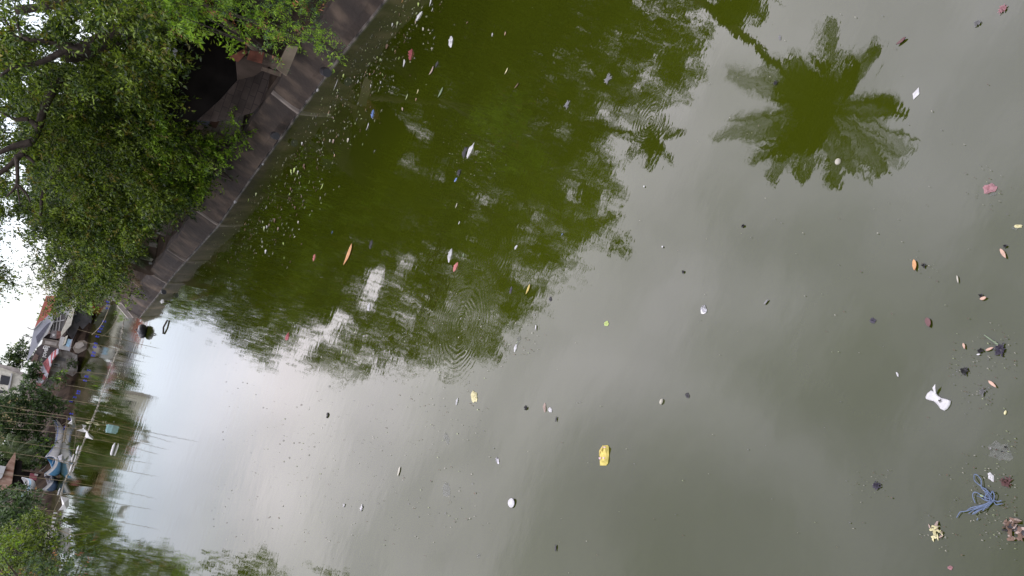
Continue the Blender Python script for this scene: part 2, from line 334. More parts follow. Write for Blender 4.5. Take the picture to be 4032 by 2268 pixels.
# ---------------------------------------------------------------- right river wall
def river_wall():
    root = empty('river_wall', WALL[3], 'low dark stained concrete river wall running along the right bank up to the corner', 'river wall')
    path = WALL; S = []
    for i in range(len(path)-1):
        k = max(2, int(np.linalg.norm(path[i+1]-path[i])/1.2))
        for j in range(k): S.append(path[i]+(path[i+1]-path[i])*j/k)
    S.append(path[-1]); v = []; f = []; prof = [(-.02, -.8), (0, .02), (.05, .3), (.30, .95), (.34, 1.02), (.75, 1.03), (.8, .3)]
    for i, p in enumerate(S):
        t = S[min(i+1, len(S)-1)]-S[max(i-1, 0)]; t /= np.linalg.norm(t); o = np.array([t[1], -t[0], 0])
        hgt = 1.0+.06*math.sin(i*1.7)+random.uniform(-.03, .03)
        for (a, z) in prof: v.append(p+o*(a+random.uniform(-.02, .02))+np.array([0, 0, z*(hgt if z > 0 else 1)]))
    m_ = len(prof)
    for i in range(len(S)-1):
        for k in range(m_-1): f.append((i*m_+k, (i+1)*m_+k, (i+1)*m_+k+1, i*m_+k+1))
    mesh('wall_body', v, f, WALLM, root, smooth=False)
    mb = MB()      # waterline ledge of pale scum/footing
    for i in range(len(S)-1):
        t = S[i+1]-S[i]; t /= np.linalg.norm(t); o = np.array([t[1], -t[0], 0])
        mb.prism([S[i]-o*.09, S[i+1]-o*.09, S[i+1]+o*.02, S[i]+o*.02], (0, 0, .035))
    mb.build('footing', mat('wet_footing', (.085, .075, .065), .5, .9, 2.2, .4, contrast=(.42, .58)), root)
    # buttress ribs and drain holes traced where the photograph shows them
    for (a, b) in [((950, 575), (1000, 655)), ((813, 805), (862, 882)), ((630, 1085), (660, 1112)), ((630, 1085), (905, 815)), ((630, 1085), (735, 1025)), ((0, 0), (1180, 440))]:
        q = g(*b); t = e0; o = np.array([t[1], -t[0], 0])*(-1 if e0[1] < 0 else 1)
        o = -np.array([-e0[1], e0[0], 0]) if np.dot(np.array([-e0[1], e0[0], 0]), [1, 0, 0]) < 0 else np.array([-e0[1], e0[0], 0])
        r_ = MB(); r_.tube([q+o*.02, q+o*.08+np.array([0, 0, .3]), q+o*.33+np.array([0, 0, 1.0])], [.13, .10, .09], 6); r_.build('buttress', CONC_M, root)
    for (px, py) in [(1285, 285), (1085, 535), (645, 1150)]:
        q = g(px, py, .32); r_ = MB(); r_.tube([q-away(px, py)*.15, q+away(px, py)*.4], .13, 9); r_.build('drain_pipe', GLASSY, root)
def brick(key, c1, c2, mort, w=.4, h=.2):
    m = bpy.data.materials.new(key); m.use_nodes = True; nt = m.node_tree; N = nt.nodes; L = nt.links; b = N['Principled BSDF']; b.inputs['Roughness'].default_value = .9
    tc = N.new('ShaderNodeTexCoord'); sx = N.new('ShaderNodeSeparateXYZ'); cb = N.new('ShaderNodeCombineXYZ'); L.new(tc.outputs['Object'], sx.inputs[0]); L.new(sx.outputs[0], cb.inputs[0]); L.new(sx.outputs[2], cb.inputs[1])
    br = N.new('ShaderNodeTexBrick'); br.inputs['Scale'].default_value = 1; br.inputs['Brick Width'].default_value = w; br.inputs['Row Height'].default_value = h; br.inputs['Mortar Size'].default_value = .012
    br.inputs['Color1'].default_value = (*c1, 1); br.inputs['Color2'].default_value = (*c2, 1); br.inputs['Mortar'].default_value = (*mort, 1); L.new(cb.outputs[0], br.inputs[0])
    nz = N.new('ShaderNodeTexNoise'); nz.inputs['Scale'].default_value = 1.3; nz.inputs['Detail'].default_value = 8; L.new(tc.outputs['Object'], nz.inputs[0]); rp = N.new('ShaderNodeValToRGB'); rp.color_ramp.elements[0].position = .35; rp.color_ramp.elements[0].color = (.35, .3, .27, 1); rp.color_ramp.elements[1].position = .65
    L.new(nz.outputs[0], rp.inputs[0]); mx = N.new('ShaderNodeMix'); mx.data_type = 'RGBA'; mx.blend_type = 'MULTIPLY'; mx.inputs[0].default_value = 1; L.new(br.outputs[0], mx.inputs[6]); L.new(rp.outputs[0], mx.inputs[7]); L.new(mx.outputs[2], b.inputs['Base Color'])
    bp = N.new('ShaderNodeBump'); bp.inputs['Distance'].default_value = .03; L.new(nz.outputs[0], bp.inputs['Height']); L.new(bp.outputs[0], b.inputs['Normal']); return m
MASON = brick('dark_masonry_blocks', (.10, .075, .062), (.065, .05, .042), (.04, .03, .026), .45, .22)
BLOCKS = brick('pale_blocks', (.36, .32, .28), (.27, .235, .20), (.17, .15, .13), .5, .25)
BLOCKS_FAR = brick('far_pale_blocks', (.42, .40, .37), (.33, .31, .28), (.22, .2, .18), .8, .5)
def wallmat():
    m = bpy.data.materials.new('stained_river_concrete'); m.use_nodes = True; nt = m.node_tree; N = nt.nodes; L = nt.links; b = N['Principled BSDF']; b.inputs['Roughness'].default_value = .85
    tc = N.new('ShaderNodeTexCoord')
    def nz(sc_, st, det=6):
        mp = N.new('ShaderNodeMapping'); mp.inputs['Scale'].default_value = st; L.new(tc.outputs['Object'], mp.inputs[0]); n = N.new('ShaderNodeTexNoise'); n.inputs['Scale'].default_value = sc_; n.inputs['Detail'].default_value = det; L.new(mp.outputs[0], n.inputs[0]); return n.outputs['Fac']
    r1 = N.new('ShaderNodeValToRGB'); e = r1.color_ramp.elements; e[0].position = .3; e[0].color = (.009, .006, .0045, 1); e[1].position = .68; e[1].color = (.125, .09, .06, 1); q = e.new(.5); q.color = (.030, .020, .013, 1)
    mixn = N.new('ShaderNodeMath'); mixn.operation = 'MULTIPLY_ADD'; mixn.inputs[1].default_value = .55; L.new(nz(1.7, (1, 1, .55), 9), mixn.inputs[0])
    h = N.new('ShaderNodeMath'); h.operation = 'MULTIPLY'; h.inputs[1].default_value = .45; L.new(nz(.45, (1, 1, 1)), h.inputs[0]); L.new(h.outputs[0], mixn.inputs[2])
    L.new(mixn.outputs[0], r1.inputs[0]); L.new(r1.outputs[0], b.inputs['Base Color'])
    bp = N.new('ShaderNodeBump'); bp.inputs['Distance'].default_value = .06; bp.inputs['Strength'].default_value = .7; L.new(nz(5, (1, 1, 1)), bp.inputs['Height']); L.new(bp.outputs[0], b.inputs['Normal'])
    return m
WALLM = wallmat()
river_wall()
def back_wall():
    root = empty('quay_wall', BACK[0], 'pale stepped concrete quay beyond the corner of the river wall', 'quay')
    P = [CORNER]+BACK; mb = MB(); v = []; f = []
    for i, p in enumerate(P):
        t = P[min(i+1, len(P)-1)]-P[max(i-1, 0)]; t /= np.linalg.norm(t); o = np.array([t[1], -t[0], 0])
        for (a, z) in [(0, -.6), (.02, .12), (.5, .14), (.55, .9), (1.6, .95)]: v.append(p+o*a+np.array([0, 0, z]))
    for i in range(len(P)-1):
        for k in range(4): f.append((i*5+k, (i+1)*5+k, (i+1)*5+k+1, i*5+k+1))
    mesh('quay_body', v, f, CONC_M, root)
    # steps leading down at the corner
    pl = vplane(59.5, (520, 1240)); pls = [[(527, 1252), (547, 1248), (500, 1185), (478, 1192)], [(505, 1253), (525, 1252), (476, 1196), (462, 1203)]]
    for j, q in enumerate(pls):
        s = MB(); panel(s, vplane(58.8+j*1.6, (520, 1240)), q, 1.0); s.build('step', CONC_L if j else CONC_M, root)
back_wall()

# ================================================================ TREES, RIGHT BANK
def limb(mb, px, r, D, n=5): mb.tube(bez([at(x, y, (D if not isinstance(D, (list, tuple)) else D[i])) for i, (x, y) in enumerate(px)], n), list(np.linspace(r[0], r[1], (len(px)-1)*n+1)), 7)
def grid(poly, step, f, skip=(), jit=.3):
    xs = [p[0] for p in poly]; ys = [p[1] for p in poly]; out = []
    y = min(ys)-step/2; row = 0
    while y < max(ys)+step:
        x = min(xs)-step/2+(row % 2)*step/2
        while x < max(xs)+step:
            a = x+random.uniform(-jit, jit)*step; b = y+random.uniform(-jit, jit)*step
            if inpoly(a, b, poly) and not any((a-s[0])**2+(b-s[1])**2 < s[2]**2 for s in skip): out.append(f(a, b))
            x += step
        y += step*.87; row += 1
    return out
def Dy(y): return float(np.interp(y, [-200, 0, 300, 600, 900, 1150, 1300], [19, 22, 27.5, 31.5, 36.5, 43, 47]))
# clumps seen directly: (point, radius)
crownA_poly = [(-60, -60), (760, -60), (720, 110), (690, 330), (740, 420), (700, 480), (640, 470), (560, 430), (430, 470), (330, 330), (-60, 300)]
crownB_poly = [(-60, 300), (330, 330), (430, 470), (600, 440), (760, 520), (850, 600), (850, 700), (760, 790), (690, 800), (560, 840), (480, 960), (430, 900), (250, 820), (-60, 780)]
crownC_poly = [(90, 780), (250, 820), (430, 900), (470, 930), (520, 880), (580, 900), (560, 960), (480, 1010), (440, 1120), (400, 1170), (300, 1180), (230, 1170), (180, 1100), (130, 1070), (110, 980)]
skyholes = [(55, 25, 45), (150, 75, 60), (130, 20, 30), (95, 120, 35), (170, 195, 40), (320, 175, 35), (240, 220, 30), (250, 360, 30), (40, 520, 40), (80, 690, 35), (20, 620, 20), (460, 100, 25), (200, 60, 30)]
def direct(step, rs, dj=1.2):
    def f(x, y):
        D = Dy(y)+random.uniform(-dj, dj); r = step*D/FPX*rs*random.uniform(.8, 1.25); return (at(x, y, D), (r, r*1.1, r*.75))
    return f
def reflf(step, rs, dj=1.3, off=0):
    def f(x, y):
        D = float(np.interp(y, [-100, 0, 300, 600, 900, 1200, 1450], [19.5, 21, 24, 27, 32, 37.5, 42]))+off+random.uniform(-dj, dj); gq = g(x, y); gd_ = math.hypot(gq[0], gq[1]); D = max(D, gd_*1.12+.6)
        for _ in range(14):
            Q = refl(x, y, D)-np.array([0, 0, CH]); zz = Q@_F
            if 2016-(Q@_EV)/zz*FPX < np.interp(1134-(Q@_EU)/zz*FPX, EDGE[0], EDGE[1])-25 or D > gd_*2.1: break
            D *= 1.05
        r = step*D/FPX*rs*random.uniform(.8, 1.3); return (refl(x, y, D), (r, r*1.1, r*.8))
    return f
reflA = [(1100, -120), (2700, -120), (2760, -20), (2720, 120), (2745, 260), (2690, 360), (2620, 430), (2480, 440), (2385, 470), (2370, 560), (2200, 520), (1900, 500), (1700, 380), (1500, 250)]
reflB = [(1500, 560), (1900, 500), (2200, 520), (2370, 560), (2395, 720), (2380, 880), (2280, 970), (2240, 1050), (2120, 1100), (1900, 1000), (1700, 950), (1480, 850)]
reflC = [(1230, 900), (1480, 850), (1700, 950), (1900, 1000), (2120, 1100), (2085, 1215), (2000, 1290), (1960, 1380), (1850, 1440), (1700, 1415), (1480, 1455), (1380, 1420), (1260, 1410), (1270, 1320), (1150, 1230), (1080, 1230), (1010, 1320), (930, 1345), (950, 1350), (880, 1330), (840, 1240), (680, 1240), (600, 1220), (640, 1130), (760, 1020), (1000, 800)]
skyholes += [(10, 110, 30), (20, 400, 30), (120, 330, 22), (60, 480, 25), (95, 660, 28), (45, 800, 30), (90, 880, 25), (30, 900, 30), (90, 980, 30), (20, 1010, 40), (300, 90, 22), (395, 60, 18), (120, 740, 20), (60, 1060, 30), (330, 230, 16)]
gl = [(1500, 520, 38), (1545, 580, 38), (1590, 630, 30), (1600, 510, 26), (1650, 560, 28), (1470, 620, 42), (1440, 680, 30), (1560, 470, 22), (1900, 800, 28), (1870, 860, 24), (2080, 830, 20), (2215, 520, 26), (1960, 760, 20), (2040, 960, 22), (1590, 1030, 36), (1560, 1090, 30), (1480, 1080, 42), (1470, 1140, 40), (1440, 1200, 36), (1330, 1240, 36), (1290, 1290, 40), (1380, 1300, 30), (2250, 760, 24), (1860, 1110, 24), (1850, 1150, 20), (1800, 1240, 24), (1620, 1180, 22), (1600, 1250, 22), (1700, 1300, 20), (1760, 700, 18), (1820, 1010, 20)]
def big_tree(label, base, trunkpts, limbs, polys, rpolys, mats_, rmats=None, sparse=None):
    root = empty('shade_tree', base, label, 'tree')
    mb = MB(); mb.tube(bez(trunkpts, 5), list(np.linspace(.42, .2, (len(trunkpts)-1)*5+1)), 9); mb.build('trunk', BARK, root, True)
    for (px, r, D) in limbs:
        l = MB(); limb(l, px, r, D); l.build('limb', BARK, root, True)
    cl = []
    for p in polys: cl += grid(p, 100, direct(100, .56, 1.6))+grid(p, 130, direct(130, .5, 3))
    for p in rpolys: cl += grid(p, 100, reflf(100, .7))+grid(p, 120, reflf(120, .6, 2.2))
    if sparse: cl += sparse
    leaves('crown', cl, .135, mats_, root, twig=.5, per=13, twigs_per_m2=13, holes=True, aspect=.42)
    return root
big_tree('broad dark shade tree on the right bank near the frame corner, lime shrub below it', (6.2, 27, 1.2),
         [(6.2, 27, 1), (5.9, 27, 3.5), at(330, 200, 27.5), at(265, 190, 27)],
         [([(330, 205), (265, 190), (207, 170), (174, 163), (116, 157), (60, 140), (10, 60)], (.10, .03), 25),
          ([(265, 190), (207, 224), (145, 250), (60, 262), (0, 300)], (.10, .03), 25), ([(116, 157), (80, 130), (60, 60)], (.05, .015), 24), ([(60, 40), (200, 20), (330, -20)], (.12, .06), 24)],
         [crownA_poly], [reflA], [LF_MID, LF_DARK, LF_OLD])
big_tree('tall arching shade tree with black forked limbs against the sky, middle of the right bank', (1.9, 35.5, 1.2),
         [(1.9, 35.5, 1), (1.6, 35, 2.6), at(420, 330, 34), at(311, 319, 32)],
         [([(330, 322), (300, 320), (260, 322), (224, 330), (197, 375), (172, 430), (155, 495), (130, 555), (85, 605), (30, 660), (-30, 700)], (.19, .07), [31, 30, 29.4, 29, 29, 29, 29, 29, 29, 29, 29]),
          ([(224, 330), (190, 310), (160, 290), (120, 250)], (.12, .03), 28), ([(150, 500), (110, 470), (60, 470), (0, 440)], (.10, .03), 28), ([(124, 560), (60, 575), (0, 600), (-20, 610)], (.12, .04), 28),
          ([(66, 620), (66, 724), (25, 775)], (.07, .02), 28), ([(66, 724), (80, 805)], (.04, .012), 28), ([(66, 724), (105, 765), (120, 800)], (.05, .015), 28), ([(60, 620), (95, 610), (135, 640)], (.09, .04), 28)],
         [crownB_poly], [reflB], [LF_MID, LF_DARK, LF_OLD])
big_tree('leaning shade tree with a drooping crown over the water at the wall corner', (-2.6, 45.5, 1.2),
         [(-2.6, 45.5, 1), (-2.2, 45, 2.4), at(330, 640, 40), at(306, 639, 38)],
         [([(320, 640), (280, 640), (249, 666), (211, 699), (170, 760), (160, 850)], (.14, .05), 35.5), ([(249, 666), (200, 640), (190, 640)], (.16, .06), 34.5)],
         [crownC_poly], [reflC], [LF_MID, LF_DARK, LF_OLD])
# dark undergrowth behind the crowns
def shrub(name, label, cat, clumps, L, m, tw=10., per=10, twig=.35, stems=True, group=None, base=None, aspect=.4, holes=False):
    cs = np.array([c for c, r in clumps]); b = np.array(base if base is not None else (cs[:, 0].mean(), cs[:, 1].mean(), max(0, cs[:, 2].min()-.5)))
    root = empty(name, b, label, cat, group)
    mb = MB()
    for c in cs[:9]: mb.tube(bez([b, (b+c)/2+np.array([0, 0, .1]), b+(c-b)*.85], 3), list(np.linspace(.022, .006, 7)), 5)
    mb.build('stems', BARK, root)
    leaves('foliage', clumps, L, m, root, twig=twig, per=per, twigs_per_m2=tw, aspect=aspect, holes=holes)
    return root
def cl(poly, step, D, rs=.6, dj=.6, skip=()):
    def f(x, y):
        d = (D(x, y) if callable(D) else D)+random.uniform(-dj, dj); r = step*d/FPX*rs*random.uniform(.8, 1.2); return (at(x, y, d), (r, r, r*.8))
    return grid(poly, step, f, skip)
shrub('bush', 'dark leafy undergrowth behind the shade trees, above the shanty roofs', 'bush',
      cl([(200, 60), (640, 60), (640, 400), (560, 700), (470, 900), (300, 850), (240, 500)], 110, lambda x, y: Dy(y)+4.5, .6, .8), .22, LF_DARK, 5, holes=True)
shrub('bush', 'lime green feathery shrub with reddish dead sprays at the top of the wall', 'bush',
      cl([(590, -40), (1270, -40), (1290, 60), (1300, 170), (1280, 210), (1230, 170), (1150, 150), (1110, 215), (1060, 190), (1000, 150), (960, 60), (830, 40), (700, 120), (620, 80)], 62, lambda x, y: 17.2+(1250-x)*.005, .6, .5), .085, [LF_LIME, LF_BLUE, LF_DEAD], 30, 14, .28, aspect=.22)
shrub('bush', 'bright yellow-green shrub hanging between the dark void and the lime feathery shrub', 'bush',
      cl([(600, 20), (760, 20), (850, 60), (960, 80), (1000, 170), (930, 190), (850, 140), (740, 110), (640, 100)], 60, lambda x, y: 19.5, .55, .4), .12, [LF_LIME, LF_MID], 20, 11, .3)
shrub('bush', 'light green bush hanging over the wall in front of the pale block shed', 'bush',
      cl([(940, 450), (985, 490), (970, 550), (930, 590), (860, 640), (780, 620), (730, 560), (800, 540), (880, 490)], 52, lambda x, y: Dy(y)-.9, .6, .3), .13, [LF_LIME, LF_MID], 16, 10, .3)
shrub('bush', 'yellow-green drooping branches reaching down to the middle of the river wall', 'bush',
      cl([(600, 440), (690, 470), (700, 560), (760, 580), (850, 600), (855, 690), (830, 770), (790, 805), (720, 780), (650, 770), (600, 650), (580, 520)], 58, lambda x, y: Dy(y)-1.0, .6, .4), .14, [LF_LIME, LF_MID], 13, 10, .35)
shrub('bush', 'small rounded bush growing from the wall top beside the drooping palm fronds', 'bush',
      cl([(400, 1120), (470, 1110), (545, 1130), (560, 1170), (530, 1190), (500, 1180), (440, 1150)], 34, lambda x, y: 53, .6, .4), .17, [LF_MID, LF_LIME], 10, 9, .3)
shrub('bush', 'yellowish bush between the red hull and the shade tree tip', 'bush',
      cl([(325, 1140), (345, 1150), (350, 1190), (365, 1215), (385, 1205), (400, 1180), (380, 1150), (350, 1130)], 26, lambda x, y: 100, .6, .6), .28, [LF_LIME, LF_MID], 5, 9, .5)
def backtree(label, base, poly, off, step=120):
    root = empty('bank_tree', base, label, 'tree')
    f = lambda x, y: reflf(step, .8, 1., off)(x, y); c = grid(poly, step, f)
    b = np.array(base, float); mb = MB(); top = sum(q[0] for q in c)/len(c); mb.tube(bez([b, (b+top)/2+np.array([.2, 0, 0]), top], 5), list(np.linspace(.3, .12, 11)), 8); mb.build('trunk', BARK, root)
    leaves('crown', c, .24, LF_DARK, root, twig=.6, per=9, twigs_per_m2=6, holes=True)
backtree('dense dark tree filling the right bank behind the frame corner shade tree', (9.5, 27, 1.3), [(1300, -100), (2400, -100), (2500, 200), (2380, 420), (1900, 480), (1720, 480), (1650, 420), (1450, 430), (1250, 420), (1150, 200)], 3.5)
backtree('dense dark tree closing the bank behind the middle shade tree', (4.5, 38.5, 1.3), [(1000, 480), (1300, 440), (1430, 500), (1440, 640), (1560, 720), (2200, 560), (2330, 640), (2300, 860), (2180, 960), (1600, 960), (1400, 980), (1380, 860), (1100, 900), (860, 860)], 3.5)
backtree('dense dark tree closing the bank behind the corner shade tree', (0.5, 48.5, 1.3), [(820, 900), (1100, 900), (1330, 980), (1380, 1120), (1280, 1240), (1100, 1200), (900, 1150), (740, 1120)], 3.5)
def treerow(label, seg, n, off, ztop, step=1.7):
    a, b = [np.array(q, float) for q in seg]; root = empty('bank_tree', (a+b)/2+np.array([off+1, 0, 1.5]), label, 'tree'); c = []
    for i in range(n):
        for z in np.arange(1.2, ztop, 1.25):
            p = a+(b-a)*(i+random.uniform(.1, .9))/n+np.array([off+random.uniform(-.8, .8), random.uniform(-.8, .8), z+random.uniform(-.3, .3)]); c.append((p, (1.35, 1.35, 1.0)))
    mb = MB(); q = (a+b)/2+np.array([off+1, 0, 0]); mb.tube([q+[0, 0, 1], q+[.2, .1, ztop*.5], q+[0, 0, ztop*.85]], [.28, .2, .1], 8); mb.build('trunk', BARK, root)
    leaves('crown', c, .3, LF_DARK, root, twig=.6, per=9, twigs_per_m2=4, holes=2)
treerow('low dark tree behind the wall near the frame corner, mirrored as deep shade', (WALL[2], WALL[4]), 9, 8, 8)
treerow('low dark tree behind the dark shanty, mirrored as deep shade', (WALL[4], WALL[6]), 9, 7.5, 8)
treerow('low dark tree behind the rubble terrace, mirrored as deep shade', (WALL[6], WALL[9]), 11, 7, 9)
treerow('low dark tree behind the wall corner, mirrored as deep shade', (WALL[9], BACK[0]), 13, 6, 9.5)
# nipa style fronds over the wall
def fr():
    root = empty('palm_shrub', at(470, 960, 49), 'young palm with long half-dry fronds drooping over the river wall', 'palm')
    for (a, b, rise, mm, ll) in [((440, 960), (570, 1050), .3, LF_PALM, .6), ((430, 985), (548, 1128), .4, LF_DRY, .5), ((440, 950), (535, 1010), .5, LF_PALM, .55), ((425, 1000), (500, 1120), .4, LF_PALM, .5), ((455, 940), (590, 1020), .2, LF_PALM, .5)]:
        mb = MB(); frond(mb, at(*a, 50), at(*b, 48.5), 1.1, 34, ll, 0, rise, .028); mb.build('frond', mm, root)
fr()
# coconut palms overhanging the water (seen in the mirror of the water)
def palm(label, base, top, tips, m=LF_PALM, ll=.55, r=.16, group=None, rise=.7, sag=1.1, n=26, nuts=True, width=.05):
    root = empty('coconut_palm', base, label, 'palm tree', group)
    base = np.array(base, float); top = np.array(top, float); mid = (base+top)/2+np.array([.35, .1, 0])
    mb = MB(); pts = bez([base, mid, top], 8); mb.tube(pts, [r*(1.15-.4*i/len(pts))*(1+.06*(i % 2)) for i in range(len(pts))], 8); mb.build('trunk', BARK_L, root)
    for t in tips:
        f_ = MB(); frond(f_, top, t, sag, n, ll, 0, rise, width); f_.build('frond', m, root)
    if nuts:
        nb = MB()
        for k in range(6):
            a = k*1.05; c = top+np.array([math.cos(a)*.22, math.sin(a)*.22, -.25]); nb.tube([c+[0, 0, .14], c+[0, 0, .07], c, c-[0, 0, .09], c-[0, 0, .14]], [.03, .1, .12, .09, .02], 7)
        nb.build('coconuts', LF_MID, root, True)
    return root
T = refl(3230, 410, 18)
tips = [refl(x, y, d) for x, y, d in [(3625, 560, 18), (3560, 440, 17), (3560, 650, 19), (3420, 725, 18.5), (3300, 735, 17.5), (3150, 700, 18.5), (3040, 715, 19), (2960, 650, 18), (2820, 560, 18.5), (2890, 480, 17.5), (2885, 300, 18.5), (2950, 150, 18), (3120, 230, 19), (3290, 90, 18), (3470, 175, 18.5), (3390, 250, 17.2), (3520, 400, 18), (3480, 690, 17), (3200, 610, 16.6), (2960, 560, 16.8), (3050, 330, 19.4), (3590, 610, 18.3), (3360, 690, 18), (3080, 640, 17.6), (3000, 250, 17.6)]]
palm('tall coconut palm leaning over the water, mirrored whole near the frame top', (9.2, 17.6, 1.2), T, tips, ll=.66, rise=.45, sag=.8, n=38, r=.12, width=.028)
T2 = refl(2580, 545, 25)
palm('small palm mirrored at the tip of the dark tree reflection', (4.4, 27.2, 1.2), T2, [refl(x, y, d) for x, y, d in [(2690, 520, 25), (2650, 640, 25.5), (2560, 670, 25), (2500, 620, 24.5), (2630, 460, 25), (2520, 480, 24.5), (2600, 610, 24), (2480, 560, 25)]], ll=.45, r=.1, rise=.3, nuts=False, n=20)
T3 = refl(2940, -70, 19)
palm('palm whose tip is mirrored at the top edge of the frame', (9.8, 19.6, 1.2), T3, [refl(x, y, d) for x, y, d in [(3080, 30, 19), (2990, 90, 19.4), (2920, 110, 19), (2850, 60, 18.6), (3090, -40, 19), (2830, -60, 19), (2950, 60, 18), (2880, 100, 18.5), (3020, 70, 19.6)]], ll=.5, r=.12, rise=.3, nuts=False)
# ================================================================ SHANTIES BEHIND THE WALL
def thing(name, label, cat, ref, D, parts, group=None):
    pl = vplane(D, ref); root = empty(name, pl(*ref), label, cat, group)
    for (pn, pts, m, th, push) in parts:
        mb = MB(); panel(mb, pl, pts, th, 0, push); mb.build(pn, m, root)
    return root
thing('shanty', 'dark shanty with open side coloured black as shade and rusty sheets under the trees', 'shanty', (1000, 350), 27.5, [
    ('back_wall', [(640, 120), (940, 120), (1000, 240), (990, 440), (860, 480), (640, 500)], SHADOWY, .3, 1.2),  # black sheet standing in for the unlit inside
    ('board_wall', [(930, 240), (980, 215), (1060, 262), (1000, 300), (936, 315)], BOARD, .15, .0),
    ('rusty_sheet', [(980, 198), (1036, 207), (1026, 250), (968, 234)], RUST, .05, -.3),
    ('rusty_sheet', [(900, 225), (960, 192), (975, 205), (935, 245)], RUST, .05, -.1),
    ('rubble_sheet', [(1036, 207), (1095, 228), (1082, 270), (1026, 250)], RUBBLE, .1, -.25),
    ('plank', [(1026, 262), (1130, 292), (1125, 310), (1090, 300), (1020, 275)], BARK_L, .08, -.5)])
thing('post', 'tan concrete post standing on the wall right of the rusty sheets', 'post', (1130, 240), 25.2, [('shaft', [(1176, 184), (1137, 180), (1092, 272), (1128, 300)], CONC_TAN, .35, 0)])
thing('stone_wall', 'dark masonry wall set back above the river wall, pale debris on it', 'wall', (950, 420), 28.6, [
    ('masonry', [(778, 474), (870, 390), (936, 315), (977, 250), (1135, 306), (1140, 340), (1110, 360), (1035, 400), (994, 445), (850, 480)], MASON, .4, 0)])
thing('block_shed', 'pale block shed with a bluish panel and a rusty patch under the leaves', 'shed', (880, 490), 31.5, [
    ('block_wall', [(790, 420), (960, 437), (1005, 440), (960, 520), (880, 540), (800, 500), (775, 470)], BLOCKS, .3, 0),
    ('blue_panel', [(790, 437), (836, 452), (818, 495), (776, 478)], mat('bluish_sheet', (.24, .26, .33), .6, .2, 3), .06, -.08),
    ('rusty_patch', [(838, 455), (868, 466), (850, 505), (822, 496)], mat('brown_sheet', (.16, .085, .06), .8, .3, 3), .06, -.07),
    ('block_base', [(800, 500), (880, 540), (860, 560), (790, 545)], CONC_TAN, .3, -.2)])
def sheet_roof(label, poly_px, D, m, ridge=9):
    pl = vplane(D, poly_px[0]); root = empty('tin_roof', pl(*poly_px[0]), label, 'roof sheet')
    a, b, c, d = [np.array(p, float) for p in poly_px]; s = MB()
    for i in range(ridge):
        t0, t1 = i/ridge, (i+.62)/ridge
        q = [a+(b-a)*t0, a+(b-a)*t1, d+(c-d)*t1, d+(c-d)*t0]; s.prism([pl(*p)-pl.n*.05 for p in q], pl.n*.05)
    s.prism([pl(*p)+pl.n*.02 for p in (a, b, c, d)], pl.n*.06); s.build('sheet', m, root)
sheet_roof('scrap of pale corrugated tin showing through the dark tree crown', [(660, 165), (700, 200), (690, 228), (648, 200)], 24.5, TIN, 6)
thing('rubble_terrace', 'pale brown rubble terrace above the middle of the river wall', 'terrace', (740, 830), 44.0, [
    ('face', [(676, 800), (792, 812), (808, 830), (770, 870), (700, 935), (640, 930), (610, 900), (640, 830)], BLOCKS, .8, 0),
    ('pale_face', [(690, 830), (780, 820), (740, 880), (700, 860)], CONC_L, .2, -.2),
    ('dark_gap', [(680, 880), (715, 890), (735, 930), (700, 930)], SHADOWY, .1, -.22)])
thing('river_house', 'low brown house with white blocks and patched walls by the drooping fronds', 'shanty', (620, 950), 49.0, [
    ('wall', [(560, 905), (640, 900), (735, 945), (757, 980), (730, 1030), (690, 1075), (650, 1075), (590, 1085), (505, 1055), (505, 985)], mat('brown_render', (.17, .125, .10), .9, .4, 1.2, .2, bump=.4), .5, 0),
    ('eave', [(612, 918), (620, 912), (668, 928), (664, 936)], WHITE, .1, -.3),
    ('dark_panel', [(622, 935), (700, 950), (690, 985), (610, 965)], SHADOWY, .06, -.05),
    ('white_block', [(508, 1018), (545, 1024), (533, 1040), (503, 1030)], WHITE, .25, -.1),
    ('white_block', [(562, 1000), (604, 1020), (596, 1030), (548, 1018)], CREAM, .25, -.1),
    ('white_block', [(586, 1032), (600, 1034), (598, 1041), (586, 1040)], WHITE, .2, -.1),
    ('pale_patch', [(590, 952), (640, 962), (628, 978), (585, 968)], CONC_L, .06, -.06)])
thing('ledge_wall', 'pale concrete ledge stepping down beyond the corner bush', 'wall', (440, 1160), 70, [
    ('slab', [(405, 1135), (470, 1160), (500, 1190), (480, 1196), (460, 1190), (400, 1165)], CONC_L, .6, 0), ('cap', [(402, 1150), (465, 1183), (463, 1190), (398, 1160)], mat('grey_cap', (.4, .39, .38), .8, .2), .3, -.3)])

